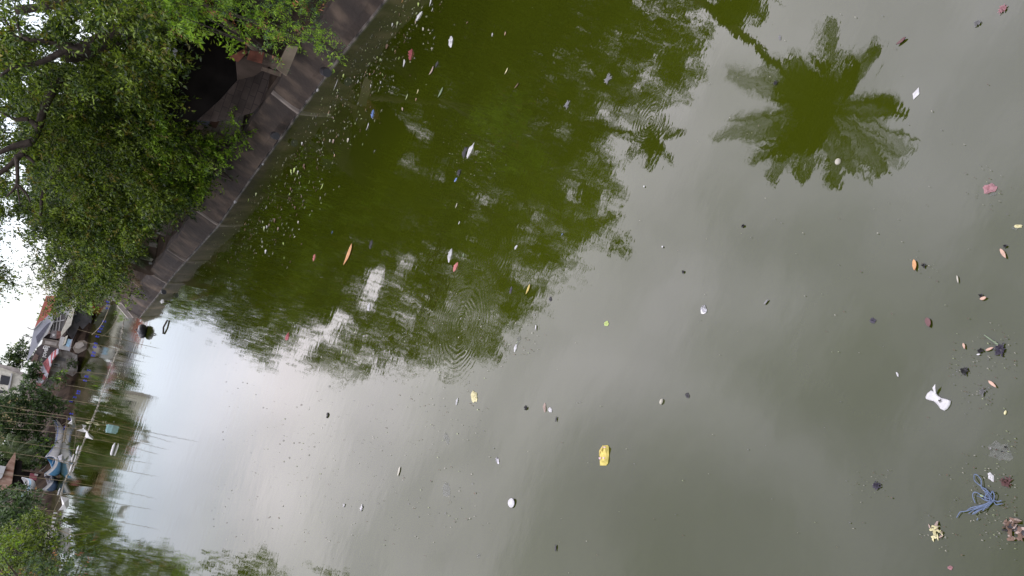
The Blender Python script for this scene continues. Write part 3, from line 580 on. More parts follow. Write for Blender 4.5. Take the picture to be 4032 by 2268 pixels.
# ================================================================ FAR SHORE
thing('white_house', 'white two-storey house with a red roof end, louvred balcony and long awning', 'house', (230, 1260), 124, [
    ('lower_wall', [(290, 1165), (330, 1165), (362, 1200), (362, 1262), (352, 1300), (345, 1345), (300, 1350), (268, 1318), (262, 1250)], GREYW, 6, .8),
    ('upper_wall', [(205, 1165), (318, 1165), (290, 1215), (262, 1250), (240, 1318), (196, 1310), (204, 1250)], WHITE, 5, .2),
    ('balcony_recess', [(210, 1240), (258, 1233), (255, 1262), (240, 1312), (200, 1312), (206, 1275)], GREYW, .3, -.05),
    ('red_roof', [(182, 1165), (222, 1165), (204, 1228), (163, 1268), (134, 1297)], REDROOF, 5.5, -.6),
    ('grey_roof', [(134, 1298), (163, 1267), (204, 1228), (208, 1236), (206, 1268), (184, 1318), (166, 1334), (105, 1427)], mat('pale_grey_roof', (.40, .41, .45), .6, .15, 1.2, .4), 5.5, -.7),
    ('roof_trim', [(132, 1300), (164, 1266), (162, 1263), (130, 1297)], WHITE, .3, -.95),
    ('gable_opening', [(142, 1325), (146, 1351), (170, 1320), (198, 1268), (186, 1275)], mat('slate_opening', (.13, .13, .16), .6, .2), .2, -.85),
    ('fascia', [(206, 1262), (213, 1262), (186, 1316), (168, 1338), (162, 1338)], WHITE, .3, -1.0),
    ('awning', [(316, 1165), (324, 1170), (294, 1215), (279, 1279), (240, 1324), (236, 1316), (262, 1262), (284, 1200)], CREAM, 1.6, -1.4),
    ('grille', [(214, 1245), (217, 1245), (209, 1300), (206, 1300)], WHITE, .1, -.3), ('grille', [(226, 1243), (229, 1243), (221, 1303), (218, 1303)], WHITE, .1, -.3),
    ('grille', [(238, 1240), (241, 1240), (233, 1305), (230, 1305)], WHITE, .1, -.3), ('grille', [(206, 1268), (254, 1258), (254, 1261), (206, 1271)], WHITE, .08, -.42),
    ('dark_door', [(285, 1250), (305, 1240), (318, 1262), (300, 1275)], GLASSY, .1, .7), ('window', [(226, 1180), (250, 1180), (246, 1205), (222, 1205)], TIN, .1, .1),
    ('brace', [(318, 1210), (322, 1208), (352, 1240), (348, 1242)], BARK, .1, .6), ('shelf', [(290, 1228), (300, 1226), (302, 1240), (292, 1242)], TIN, .3, .3)])
for k, (a, b) in enumerate([((133, 1298), (108, 1289)), ((128, 1327), (90, 1319))]):
    root = empty('roof_pole', at(*a, 124), ['short bent pole above the red roof end', 'longer bent pole above the grey roof'][k], 'pole'); m_ = MB(); m_.tube(bez([at(*a, 124), at((a[0]+b[0])/2, (a[1]+b[1])/2+2, 124), at(*b, 124)], 4), .05, 5); m_.build('rod', GREYW, root)
def text(body, pl, p0, size, name, parent, m, shear=0, push=-.12):
    cu = bpy.data.curves.new(name, 'FONT'); cu.body = body; cu.size = 1; cu.extrude = .012; cu.offset = .03
    o = bpy.data.objects.new(name, cu); sc.collection.objects.link(o)
    me = bpy.data.meshes.new_from_object(o.evaluated_get(bpy.context.evaluated_depsgraph_get())); bpy.data.objects.remove(o)
    a = np.cross([0, 0, 1.], -pl.n); a /= np.linalg.norm(a); org = pl(*p0)+pl.n*push
    for v in me.vertices:
        q = org+a*(v.co.x*size)+np.array([0, 0, 1])*(v.co.y*size+v.co.x*size*shear)-pl.n*v.co.z; v.co = tuple(q)
    return link(name, me, m, parent)
CHALK = mat('chalk_white', (.75, .75, .72), .8, .1)
gw = thing('graffiti_wall', 'dark wall with white hand-painted lettering beside the long tin roof', 'wall', (190, 1390), 119, [
    ('wall_face', [(163, 1355), (230, 1368), (213, 1384), (190, 1410), (168, 1430), (116, 1424), (150, 1366)], mat('sooty_wall', (.085, .072, .072), .9, .35, 2), .8, 0),
    ('grey_slab', [(170, 1331), (232, 1342), (228, 1370), (163, 1357)], CONC_M, .5, -.3), ('slab_frame', [(178, 1341), (224, 1349), (221, 1362), (176, 1354)], CONC_L, .05, -.36),
    ('dark_gap', [(196, 1312), (232, 1322), (232, 1342), (170, 1331), (184, 1318)], SHADOWY, .4, .1), ('shutter', [(205, 1300), (225, 1304), (222, 1334), (196, 1330)], mat('shutter', (.17, .155, .15), .8, .3), .1, -.1),
    ('red_bricks', [(224, 1302), (240, 1305), (240, 1328), (221, 1336)], mat('old_brick', (.16, .085, .07), .9, .5, 3), .2, -.15),
    ('brown_panel', [(120, 1424), (140, 1392), (152, 1400), (146, 1428)], mat('brown_panel', (.17, .12, .10), .9, .3), .1, -.1)])
glp = vplane(119, (190, 1390))
text('JOVEN', glp, (178, 1408), .5, 'painted_lettering', gw, CHALK)
text('Ej', glp, (186, 1378), .75, 'painted_lettering', gw, CHALK)
text('VI', glp, (214, 1326), .4, 'painted_lettering', gw, CHALK, push=-.3)
thing('guard_hut', 'small white hut with a blue window panel hanging over the bank', 'hut', (255, 1350), 117.5, [
    ('wall', [(231, 1358), (236, 1352), (262, 1360), (282, 1366), (272, 1382), (234, 1374)], WHITE, 1.2, 0), ('side_wall', [(240, 1325), (256, 1328), (246, 1358), (232, 1355)], WHITE, .8, -.1),
    ('roof', [(267, 1320), (258, 1352), (246, 1362), (252, 1345), (258, 1326)], CREAM, 1.0, -.3), ('window', [(267, 1334), (282, 1337), (272, 1367), (258, 1362)], PALEBLUE, .1, -.15), ('frame', [(282, 1334), (286, 1336), (274, 1384), (270, 1382)], TIN, .2, -.2)])
sr = empty('tin_roof', at(180, 1430, 116), 'long red and grey striped tin roof sloping left of the lettered wall', 'roof sheet')
plr = vplane(116.5, (180, 1430)); poly = [(228, 1372), (211, 1383), (168, 1432), (133, 1529), (153, 1522), (188, 1471), (204, 1418), (226, 1391)]
U_ = [(228, 1372), (211, 1383), (168, 1432), (133, 1529)]; V_ = [(226, 1391), (204, 1418), (188, 1471), (153, 1522)]
def along(P, t):
    t *= len(P)-1; i = min(int(t), len(P)-2); a, b = np.array(P[i], float), np.array(P[i+1], float); return a+(b-a)*(t-i)
for k in range(12):
    t0, t1 = k/12, (k+1)/12; s_ = MB(); q = [along(U_, t0), along(U_, t1), along(V_, t1), along(V_, t0)]
    s_.prism([plr(*p)+plr.n*(1.6 if j < 2 else 0)+plr.n*.02*(k % 2) for j, p in enumerate(q)], (0, 0, -.12)); s_.build('roof_strip', mat('faded_red_tin', (.27, .08, .08), .7, .3, 3) if k % 5 in (1, 2, 4) else TIN, sr)
thing('block_house', 'pale unpainted block house with small openings under the striped tin roof', 'house', (250, 1440), 118, [
    ('wall', [(206, 1415), (228, 1385), (260, 1378), (304, 1398), (306, 1450), (303, 1466), (286, 1482), (262, 1470), (196, 1495), (186, 1490), (190, 1471)], BLOCKS_FAR, 3, 0), ('opening', [(229, 1402), (260, 1412), (257, 1424), (222, 1418)], GREYW, .05, -.05),
    ('window', [(211, 1429), (237, 1433), (234, 1445), (208, 1438)], WHITE, .1, -.1), ('window_pane', [(213, 1432), (228, 1435), (227, 1440), (211, 1437)], GLASSY, .03, -.14), ('ledge', [(200, 1455), (236, 1463), (235, 1466), (199, 1458)], WHITE, .3, -.25),
    ('shed_side', [(190, 1490), (220, 1490), (205, 1520), (165, 1525)], mat('grey_boards', (.22, .2, .19), .9, .3), .4, .2)])
thing('boulder', 'big rounded pale concrete lump at the foot of the bank below the hut', 'rock', (320, 1370), 116, [('lump', [(300, 1350), (318, 1342), (333, 1340), (345, 1350), (340, 1362), (341, 1374), (325, 1384), (308, 1392), (296, 1388), (288, 1370)], CONC_M, 1.5, 0), ('pale_top', [(302, 1352), (325, 1346), (332, 1360), (312, 1374), (296, 1370)], CONC_L, .2, -.15)])
thing('concrete_building', 'flat-roofed concrete building with two dark windows at the far left', 'building', (50, 1490), 128, [
    ('wall', [(-60, 1440), (0, 1437), (112, 1474), (113, 1482), (104, 1520), (97, 1552), (30, 1562), (-60, 1560)], CREAM, 8, 0), ('parapet', [(-60, 1425), (0, 1433), (76, 1452), (78, 1462), (113, 1474), (112, 1480), (70, 1470), (0, 1446), (-60, 1440)], CONC_L, 8.5, -.3),
    ('window', [(5, 1476), (42, 1484), (32, 1517), (-2, 1512)], GLASSY, .1, -.1), ('ledge', [(44, 1470), (50, 1472), (36, 1540), (30, 1538)], WHITE, .4, -.4), ('window', [(84, 1502), (97, 1505), (92, 1543), (70, 1541)], GLASSY, .1, -.08), ('window', [(-10, 1535), (32, 1542), (30, 1550), (-10, 1545)], GLASSY, .1, -.08)])
shrub('broadleaf_tree', 'rounded green tree behind the house roof on the skyline', 'tree', cl([(22, 1400), (60, 1370), (110, 1350), (122, 1352), (108, 1420), (80, 1455), (30, 1440), (14, 1432)], 20, 136, .65, 1), .5, [LF_FAR, LF_MID], 2.6, 9, .7, base=at(120, 1420, 136)-np.array([0, 0, 3]))
shrub('banana_plant', 'green leafy plant climbing beside the lettered wall', 'plant', cl([(122, 1432), (150, 1440), (158, 1460), (140, 1490), (120, 1530), (104, 1528), (112, 1480)], 15, 117.5, .6, .5), .5, LF_FAR, 3, 8, .5)
shrub('bush', 'round light green shrub on the bank in front of the block house', 'bush', cl([(218, 1468), (250, 1462), (264, 1480), (250, 1503), (225, 1500), (212, 1482)], 15, 115, .65, .4), .38, [LF_FAR, LF_LIME], 4, 8, .4)
shrub('plant', 'small dark climber on the pale block house wall', 'plant', cl([(272, 1420), (290, 1418), (298, 1432), (285, 1446), (270, 1432)], 9, 116.5, .5, .2), .3, LF_DARK, 4, 6, .3)
shrub('bush', 'wide dark green thicket on the far bank left of the houses', 'bush', cl([(-40, 1560), (60, 1545), (130, 1535), (205, 1520), (225, 1560), (245, 1600), (235, 1632), (190, 1640), (180, 1690), (150, 1740), (90, 1770), (20, 1720), (-40, 1700)], 24, 109, .65, 1.5), .42, [LF_FAR, LF_DARK], 3.2, 9, .6)
shrub('bush', 'green scrub on the bank behind the moored outrigger boats', 'bush', cl([(128, 1755), (160, 1742), (210, 1735), (216, 1760), (206, 1800), (190, 1835), (150, 1845), (120, 1820), (100, 1780)], 20, 103, .6, 1), .36, [LF_FAR, LF_LIME], 3.5, 8, .5)
shrub('bush', 'olive green scrub on the bank below the beached boat', 'bush', cl([(-20, 1925), (40, 1935), (60, 1915), (130, 1960), (148, 1990), (118, 2020), (80, 2060), (50, 2100), (20, 2110), (-20, 2100)], 30, 84, .65, 1), .35, [LF_FAR, LF_DARK], 4, 9, .5)
shrub('bush', 'vivid green bush at the left edge above the near thicket', 'bush', cl([(-20, 2120), (20, 2125), (50, 2130), (62, 2160), (60, 2185), (20, 2220), (-20, 2230)], 30, 44, .6, .4), .15, LF_LIME, 9, 9, .3)
shrub('bush', 'near left bank thicket with rusty dead sprays beside the white boat', 'bush', cl([(60, 2230), (120, 2212), (170, 2205), (225, 2200), (262, 2180), (290, 2190), (330, 2205), (370, 2235), (350, 2300), (0, 2300), (20, 2250)], 32, lambda x, y: 40-(y-2150)*.02, .6, .6), .15, [LF_BLUE, LF_MID, LF_DEAD], 11, 11, .4, base=(-19.5, 36, 1), aspect=.26)
shrub('bush', 'feathery sprig reaching over the water below the white sack', 'bush', cl([(300, 2200), (320, 2150), (350, 2115), (375, 2140), (365, 2180), (330, 2210)], 26, 38.5, .55, .3), .13, [LF_BLUE, LF_MID, LF_DEAD], 12, 11, .35, base=(-19.2, 35, 1), aspect=.24)
# left bank trees whose reflections enter along the bottom edge
def rc(poly, step, D, rs=.6, dj=.8):
    def f(x, y):
        d = D+random.uniform(-dj, dj); r = step*d/FPX*rs*random.uniform(.8, 1.2); return (refl(x, y, d), (r, r, r*.8))
    return grid(poly, step, f)
shrub('bank_tree', 'left bank tree mirrored along the lower edge beside the boats', 'tree', rc([(225, 2175), (330, 2090), (400, 2060), (440, 2060), (415, 2100), (515, 2140), (520, 2300), (225, 2300)], 40, 62, .8), .22, [LF_MID, LF_DARK], 6, 10, .45, base=(-32, 57, 1))
shrub('bank_tree', 'left bank tree mirrored at the lower edge right of the boats', 'tree', rc([(500, 2170), (560, 2175), (615, 2161), (663, 2180), (710, 2210), (775, 2300), (500, 2300)], 46, 49, .75), .2, [LF_MID, LF_DARK], 7, 10, .45, base=(-24, 45, 1))
shrub('bank_tree', 'left bank tree mirrored at the bottom edge left of the dark cloud reflection', 'tree', rc([(840, 2175), (930, 2200), (1010, 2190), (1120, 2230), (1150, 2300), (830, 2300)], 56, 36, .7), .16, [LF_MID, LF_DARK], 8, 10, .4, base=(-17.5, 31, 1))
shrub('bank_tree', 'small tree top mirrored at the bottom edge below the open water', 'tree', rc([(1225, 2215), (1300, 2225), (1360, 2290), (1220, 2300)], 50, 31, .6), .13, [LF_MID, LF_DARK], 8, 10, .35, base=(-15.8, 26, 1))
palm('far palm with grey-green fronds behind the rusty roof', g(120, 1870)*.93+np.array([0, 0, 1.]), at(70, 1804, 100), [at(x, y, 100+d) for x, y, d in [(-20, 1725, 0), (28, 1712, 1), (58, 1722, -1), (122, 1732, 0), (130, 1768, -1), (120, 1812, 1), (-12, 1800, 0), (-10, 1765, -1.5), (100, 1745, 1.5), (60, 1850, 0)]], m=LF_PALM, ll=.9, r=.2, rise=.8, n=16, nuts=False)
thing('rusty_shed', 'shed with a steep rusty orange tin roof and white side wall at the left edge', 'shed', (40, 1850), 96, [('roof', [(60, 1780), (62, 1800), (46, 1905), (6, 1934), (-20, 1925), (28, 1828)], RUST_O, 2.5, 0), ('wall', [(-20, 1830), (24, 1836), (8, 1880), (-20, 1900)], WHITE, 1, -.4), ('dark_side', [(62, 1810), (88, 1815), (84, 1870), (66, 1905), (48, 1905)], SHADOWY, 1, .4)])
thing('cabinet', 'maroon cabinet with a pale shelf under the awning by the beached boat', 'cabinet', (132, 1876), 97, [('body', [(120, 1862), (140, 1866), (146, 1876), (143, 1892), (115, 1886)], mat('maroon', (.24, .07, .085), .7, .2), .8, 0), ('shelf', [(136, 1864), (150, 1867), (148, 1875), (135, 1872)], CONC_L, .5, -.2)])
thing('crate', 'wooden yellow-brown crate on the mud beside the beached boat', 'crate', (136, 1918), 93, [('slat', [(127, 1910), (146, 1914), (145, 1918), (126, 1914)], BAMBOO, .8, 0), ('slat', [(126, 1916), (145, 1920), (144, 1928), (125, 1924)], mat('ochre_wood', (.36, .21, .08), .8, .3), .7, .05)])
thing('shelter', 'dark lean-to shelter behind the beached boat', 'shed', (100, 1900), 101, [('back', [(70, 1850), (170, 1868), (175, 1900), (120, 1930), (75, 1915)], SHADOWY, .4, 0), ('beam', [(72, 1846), (186, 1862), (186, 1868), (72, 1852)], BARK_L, .4, -.3)])
thing('jetty', 'collapsed grey timber jetty on the mud bank right of the white floats', 'jetty', (160, 2040), 80, [('deck', [(130, 2045), (178, 2025), (180, 2032), (134, 2054)], GREYW, .6, 0), ('post', [(166, 2026), (170, 2026), (182, 2068), (178, 2069)], GREYW, .3, -.1), ('brace', [(134, 2050), (180, 2040), (181, 2043), (135, 2054)], BOARD, .3, .2), ('side_wall', [(128, 2070), (150, 2075), (160, 2130), (135, 2140)], GREYW, .5, .4)])
def rthing(name, label, cat, ref, D, parts):
    n = away(*ref); root = empty(name, n*D+np.array([0, 0, 1.]), label, cat)
    def f(x, y):
        d = ray(x, y); d = np.array([d[0], d[1], -d[2]]); t = ((n*D)@n)/(d@n); return np.array([0, 0, -CH])+d*t
    for (pn, pts, m, th, push) in parts: mb = MB(); mb.prism([f(*p)+n*push for p in pts], n*th); mb.build(pn, m, root)
rthing('tall_house', 'house with a red roof and ochre wall beyond the thicket, mirrored in the water', 'house', (500, 1690), 170, [
    ('wall', [(300, 1610), (480, 1640), (505, 1760), (500, 1850), (300, 1840)], mat('ochre_wall', (.30, .25, .12), .8, .2), 5, 0), ('red_roof', [(470, 1590), (545, 1600), (555, 1640), (520, 1790), (488, 1790), (505, 1700)], REDROOF, 5.5, -.3)])
shrub('bank_tree', 'tall tree behind the blue boat, mirrored beyond the poles', 'tree', rc([(300, 1780), (400, 1790), (440, 1880), (400, 2020), (300, 2010)], 36, 108, .75, 1.5), .45, [LF_FAR, LF_DARK], 3.5, 9, .6, base=(-41, 98, 1.5))
shrub('bank_tree', 'leafy tree above the white open boat, mirrored behind the floats', 'tree', rc([(310, 1990), (400, 2020), (420, 2120), (340, 2180), (290, 2130)], 36, 78, .75, 1.2), .35, [LF_FAR, LF_DARK], 4, 9, .6, base=(-37, 68, 1.2))
# debris walls / rubble strip along the far mud
for k, (a, b, z) in enumerate([((205, 1600), (176, 1660), .9), ((180, 1640), (158, 1770), 1.2)]):
    n_ = MB(); p0 = g(*a, z); p1 = g(*b, z)
    for i in range(26):
        t = random.random(); p = p0+(p1-p0)*t+rng.normal(size=3)*[.6, .6, .1]; n_.box(p, (random.uniform(.2, .6), random.uniform(.2, .5), random.uniform(.15, .4)), random.uniform(0, 3))
    tag(n_.build('rubble', RUBBLE), ['heap of brown rubble on the bank below the dark thicket', 'strip of pale rubble behind the long white boat'][k], 'rubble')

# ================================================================ BOATS
def boat(name, label, A, B, w, h, rise, hullm, trimm, insidem, z0=0., outrigger=None, group=None, bottomm=None):
    A = np.array(A, float); B = np.array(B, float); A[2] = B[2] = z0; L_ = np.linalg.norm(B-A); t = (B-A)/L_; s = np.array([-t[1], t[0], 0])
    root = empty(name, (A+B)/2, label, 'boat', group); n = 15; v = []; f = []; v2 = []; f2 = []
    prof = [(1, 1), (.97, .62), (.8, .25), (.45, -.05), (0, -.15)]
    full = [(-a, b) for a, b in prof]+[(a, b) for a, b in prof[-2::-1]]; m_ = len(full); top = []
    for i in range(n):
        u = i/(n-1); c = 2*u-1; wid = w/2*max(.03, (1-abs(c)**2.6)); hh = h+rise*abs(c)**2.6
        keel = rise*.75*abs(c)**4
        for (a, b) in full:
            v.append(A+t*L_*u+s*a*wid+np.array([0, 0, keel+b*(hh-keel)])); v2.append(A+t*L_*(.03+.94*u)+s*a*wid*.86+np.array([0, 0, keel+.06+max(b, .05)*(hh-keel)-.02]))
        top.append((A+t*L_*u+s*wid+np.array([0, 0, hh]), A+t*L_*u-s*wid+np.array([0, 0, hh])))
    for i in range(n-1):
        for k in range(m_-1): f.append((i*m_+k, i*m_+k+1, (i+1)*m_+k+1, (i+1)*m_+k)); f2.append(f[-1][::-1])
    mi = [1 if (k in (0, m_-2)) else 0 for i in range(n-1) for k in range(m_-1)]
    mesh('hull', v, f, [bottomm or hullm, hullm], root, True, mi); mesh('inner_shell', v2, f2, insidem, root, True)
    r1 = MB(); r1.tube([p[0] for p in top], .035, 5).tube([p[1] for p in top], .035, 5); r1.build('gunwale', trimm, root)
    for u in (.25, .5, .72):
        i = int(u*(n-1)); th = MB(); a, b = top[i]; th.prism([a-t*.1-[0, 0, .05], a+t*.1-[0, 0, .05], b+t*.1-[0, 0, .05], b-t*.1-[0, 0, .05]], (0, 0, -.035)); th.build('thwart', trimm, root)
    if outrigger:
        for sg in (-1, 1):
            fl = MB(); p0 = A+t*L_*.15+s*sg*outrigger; p1 = A+t*L_*.85+s*sg*outrigger; fl.tube([p0+[0, 0, .18], p0+t*.3+[0, 0, .06], p1-t*.3+[0, 0, .06], p1+[0, 0, .18]], .05, 6); fl.build('float', BAMBOO, root)
        for u in (.3, .7):
            c = A+t*L_*u; ob = MB(); ob.tube(bez([c-s*outrigger+[0, 0, .06], c+[0, 0, h+.18], c+s*outrigger+[0, 0, .06]], 5), .03, 5); ob.build('outrigger_beam', BAMBOO, root)
    return root
boat('outrigger_boat', 'long white outrigger boat with blue trim moored along the far bank', g(258, 1660), g(232, 1812), .8, .65, .7, WHITE, mat('blue_trim', (.10, .17, .45), .5, .2), WHITE, outrigger=1.3)
c_ = g(229, 1850); tcam = -away(229, 1850)
boat('banca', 'blue and white wooden boat with high bow pointing at the river', g(239, 1806), g(234, 1876)+tcam*1.2, 1.15, .6, .75, WHITE, WHITE, BLUEP, bottomm=BLUEP)
boat('banca', 'grey-white boat with dark navy bottom moored behind the blue boat', g(226, 1880), g(220, 1934)+tcam*.8, 1.0, .6, .55, WHITE, TIN, GREYW, bottomm=DBLUE)
boat('banca', 'small white boat moored inside the blue boat', g(222, 1832)+away(222, 1832)*1.5, g(214, 1868)+away(214, 1868)*1.5, 1.0, .9, .6, CREAM, WHITE, GREYW)
pB = at(122, 1885, 92); pC = at(103, 1972, 90)
boat('beached_boat', 'white and pale blue boat pulled up on the bank beside the yellow crate', pB, pC, 1.1, .55, .7, PALEBLUE, WHITE, WHITE, z0=(pB[2]+pC[2])/2-.4, bottomm=WHITE)
boat('rowing_boat', 'white open boat moored at the near end of the left bank', g(228, 2080), g(226, 2172), 1.2, .6, .3, WHITE, WHITE, CREAM)
boat('red_boat', 'long narrow boat with a red hull and cream deck below the awning', g(392, 1190), g(352, 1290), 1.0, .8, .5, CREAM, CREAM, CREAM, bottomm=mat('hull_red', (.40, .06, .06), .5, .2))
# ================================================================ POLES AND LINES
poles = [((362, 1652), ('r', 772, 1738)), ((366, 1664), ('r', 678, 1742)), ((345, 1690), ('r', 650, 1769)), ((335, 1722), ('r', 617, 1788)), ((320, 1772), ('r', 587, 1824)), ((296, 1822), ('r', 612, 1875)),
         ((252, 1893), ('r', 606, 1961)), ((240, 1952), ('r', 595, 2006)), ((220, 2012), ('r', 617, 2083)), ((470, 1331), ('a', 304, 1297)), ((455, 1372), ('a', 306, 1342)), ((425, 1471), ('a', 290, 1468)), ((411, 1506), ('a', 309, 1495)),
         ((400, 1546), ('a', 258, 1516)), ((384, 1593), ('a', 230, 1570)), ((290, 1838), ('a', 142, 1793)), ((280, 2118), ('a', 163, 2056))]
pole_lab = ['tallest thin pole, beside the white rag', 'pole just left of the tallest pole', 'bamboo pole through the torn white sheet', 'red-brown stained bamboo pole in the net line', 'thin pole between the torn sheet and the moored boats', 'pole in front of the blue trimmed boat stern',
            'pole standing before the navy boat', 'pole beside the white sack', 'pole near the row of white floats', 'slanting bamboo pole nearest the wall corner', 'second slanting bamboo pole from the wall corner', 'short thin pole before the block house climber', 'short pole before the round shrub', 'bamboo pole before the brown mud slope', 'bamboo pole before the dark thicket end', 'curved pole tied at the boat bows', 'leaning pole at the bow of the white open boat']
for i, (b, t_) in enumerate(poles):
    p = g(*b); D = math.hypot(p[0], p[1]); top = refl(t_[1], t_[2], D) if t_[0] == 'r' else at(t_[1], t_[2], D)
    m_ = MB(); mid = (p+top)/2+rng.normal(size=3)*.06; m_.tube(bez([p-[0, 0, .6], mid, top], 4), list(np.linspace(.028, .012, 9)), 5)
    o = m_.build('bamboo_pole', BAMBOO); tag(o, pole_lab[i], 'pole', 'bamboo poles of the fish pen')
rope_px = [(487, 1262), (480, 1310), (467, 1369), (448, 1420), (428, 1475), (405, 1540), (385, 1600), (362, 1656), (338, 1720), (314, 1780), (290, 1840), (259, 1885), (240, 1950)]
m_ = MB(); pts = bez([g(*p) for p in rope_px], 5); m_.tube([p+[0, 0, .03] for p in pts], .018, 5)
for p in pts: 
    for k in range(2): m_.box(p+rng.normal(size=3)*[.35, .5, 0]+[0, 0, .02], (random.uniform(.05, .2), random.uniform(.04, .1), .03), random.uniform(0, 3))
tag(m_.build('float_rope', mat('rope_foam', (.33, .31, .26), .8, .5, 8)), 'pale floating rope clogged with scraps between the bamboo poles', 'rope')
m_ = MB(); m_.tube([p+[0, 0, .5] for p in bez([g(x, y) for x, y in [(455, 1203), (440, 1245), (415, 1290), (380, 1322)]], 6)], .03, 5); tag(m_.build('mooring_rope', BAMBOO), 'slack pale rope sagging from the quay towards the poles', 'rope')
for k, (x, y) in enumerate([(425, 1188), (427, 1200), (424, 1214), (411, 1265), (402, 1284), (397, 1294), (391, 1305), (383, 1325), (377, 1353), (374, 1366), (370, 1388), (366, 1400), (350, 1458), (341, 1482), (335, 1498), (310, 1540), (308, 1549), (295, 1564), (280, 1580), (281, 1629), (274, 1650), (258, 1682), (254, 1692), (240, 1749), (203, 1793)]):
    m_ = MB(); p = g(x, y)+[0, 0, .03]; a = random.uniform(-.3, .3); sz = random.uniform(.07, .15)
    m_.prism([p+[-sz, 0, 0], p+[sz*.9, 0, .02], p+[sz*.6, 0, .16], p+[.02, 0, .10], p+[-sz*.7, 0, .17]], (0, .03, 0)); m_.tube([p+[0, .02, .1], p+[0, .02, -.4]], .012, 4)
    tag(m_.build('blue_rag', BRIGHTBLUE), 'small bright blue plastic rag tied in the line in front of the far bank', 'rag', 'blue plastic rags on the line')

# cloths and containers by the net line
def cloth(name, label, cat, pts, D, m, amp=.12, th=.03, ref=None):
    pl = vplane(D, pts[0]); P = [pl(*p)+pl.n*random.uniform(-amp, amp) for p in pts]; c = sum(P)/len(P)-pl.n*amp*1.5
    n = len(P); v = P+[c]+[p+pl.n*th for p in P]+[c+pl.n*th]; f = []
    for i in range(n): j = (i+1) % n; f += [(i, j, n), (n+1+j, n+1+i, 2*n+1), (i, n+1+i, n+1+j, j)]
    return tag(mesh(name, v, f, m), label, cat)
def gd(x, y): p = g(x, y); return math.hypot(p[0], p[1])
PLW = mat('white_plastic', (.6, .6, .58), .45, .12, 6, .4)
cloth('white_rag', 'white plastic sheet hooked on poles at the long boat bow', 'rag', [(276, 1636), (297, 1644), (294, 1662), (284, 1672), (266, 1668), (282, 1655)], gd(430, 1690), PLW)
cloth('white_rag', 'torn white sheet hanging between two poles, upper piece', 'rag', [(323, 1671), (340, 1675), (338, 1692), (345, 1700), (330, 1702), (300, 1694), (324, 1690), (330, 1680)], gd(450, 1720), PLW)
cloth('white_rag', 'triangular white sheet trailing in the water below the torn one', 'rag', [(339, 1698), (345, 1702), (368, 1720), (366, 1731), (340, 1724), (336, 1720)], gd(450, 1720), PLW)
cloth('yellowed_rag', 'yellowish flat scrap caught on the rope above the torn sheet', 'rag', [(336, 1664), (350, 1658), (370, 1661), (360, 1668), (345, 1669)], gd(366, 1662), mat('yellowed', (.6, .58, .38), .6, .2))
cloth('white_sack', 'white sack with lime marks hanging beside the row of floats', 'sack', [(238, 1953), (270, 1962), (272, 1990), (262, 2004), (230, 2010), (246, 1990), (243, 1970)], gd(372, 1990), PLW)

cloth('tarp', 'grey-white tarp over the bows between the long boat and the blue boat', 'tarp', [(226, 1796), (246, 1788), (252, 1800), (250, 1820), (236, 1818)], gd(252, 1815), mat('greyish_tarp', (.55, .55, .57), .7, .2))
for k, (x, y) in enumerate([(218, 2019), (215, 2039), (211, 2054), (207, 2069)]):
    D_ = gd(350, 2050); pl = vplane(D_, (x, y)); m_ = MB(); w_ = 8-k; m_.prism([pl(x-w_, y-2), pl(x+w_, y-1), pl(x+w_-1, y+4+k), pl(x-w_-1, y+3+k)], pl.n*.03); tag(m_.build('cloth_strip', PLW), ['narrowest white strip pegged on the line beside the white sack', 'second white strip on the line, next to the narrowest one', 'third white strip on the line, squarish', 'last white strip on the line, nearest the white open boat'][k], 'strip', 'white cloth strips on the line')
m_ = MB(); m_.tube(bez([at(190, 2110, gd(340, 2110)), at(205, 2069, gd(350, 2050)), at(210, 2019, gd(350, 2050)), at(238, 1953, gd(372, 1990)), at(262, 1880, 52), at(285, 1800, 50), at(300, 1694, gd(450, 1720)), at(285, 1640, gd(430, 1690))], 6), .008, 4); tag(m_.build('hanging_line', BAMBOO), 'thin sagging line between the poles carrying rags and white strips', 'line')
for k, (x, y, l) in enumerate([(290, 1805, 'white plastic bottle tied to the rope before the thin pole'), (284, 1843, 'white wooden offcut floating before the blue boat'), (309, 1772, 'white scrap on the rope between torn sheet and bottle'), (236, 1938, 'white crumpled cup afloat under the navy boat'), (451, 1770, 'white drop-shaped scrap in front of the net line')]):
    p = g(x, y); m_ = MB(); m_.tube([p+[-.35, 0, .06], p+[-.25, .02, .07], p+[.2, .05, .08], p+[.28, .05, .08], p+[.36, .06, .08]], [.05, .08, .08, .04, .03], 7); tag(m_.build('plastic_bottle', PLW, None, True), l, 'litter')
p = g(441, 1690); m_ = MB(); m_.box(p+[0, 0, .14], (.5, .32, .28), .3); m_.box(p+[0, 0, .31], (.3, .07, .05), .3); m_.tube([p+[.17, .06, .28], p+[.17, .06, .37]], .04, 8)
tag(m_.build('teal_standin', mat('teal_reflection', (.30, .48, .47), .5, .2)), 'pale teal reflection, built as a solid jerrycan floating off the net line', 'standin')  # solid block added in place of a teal reflection on the water
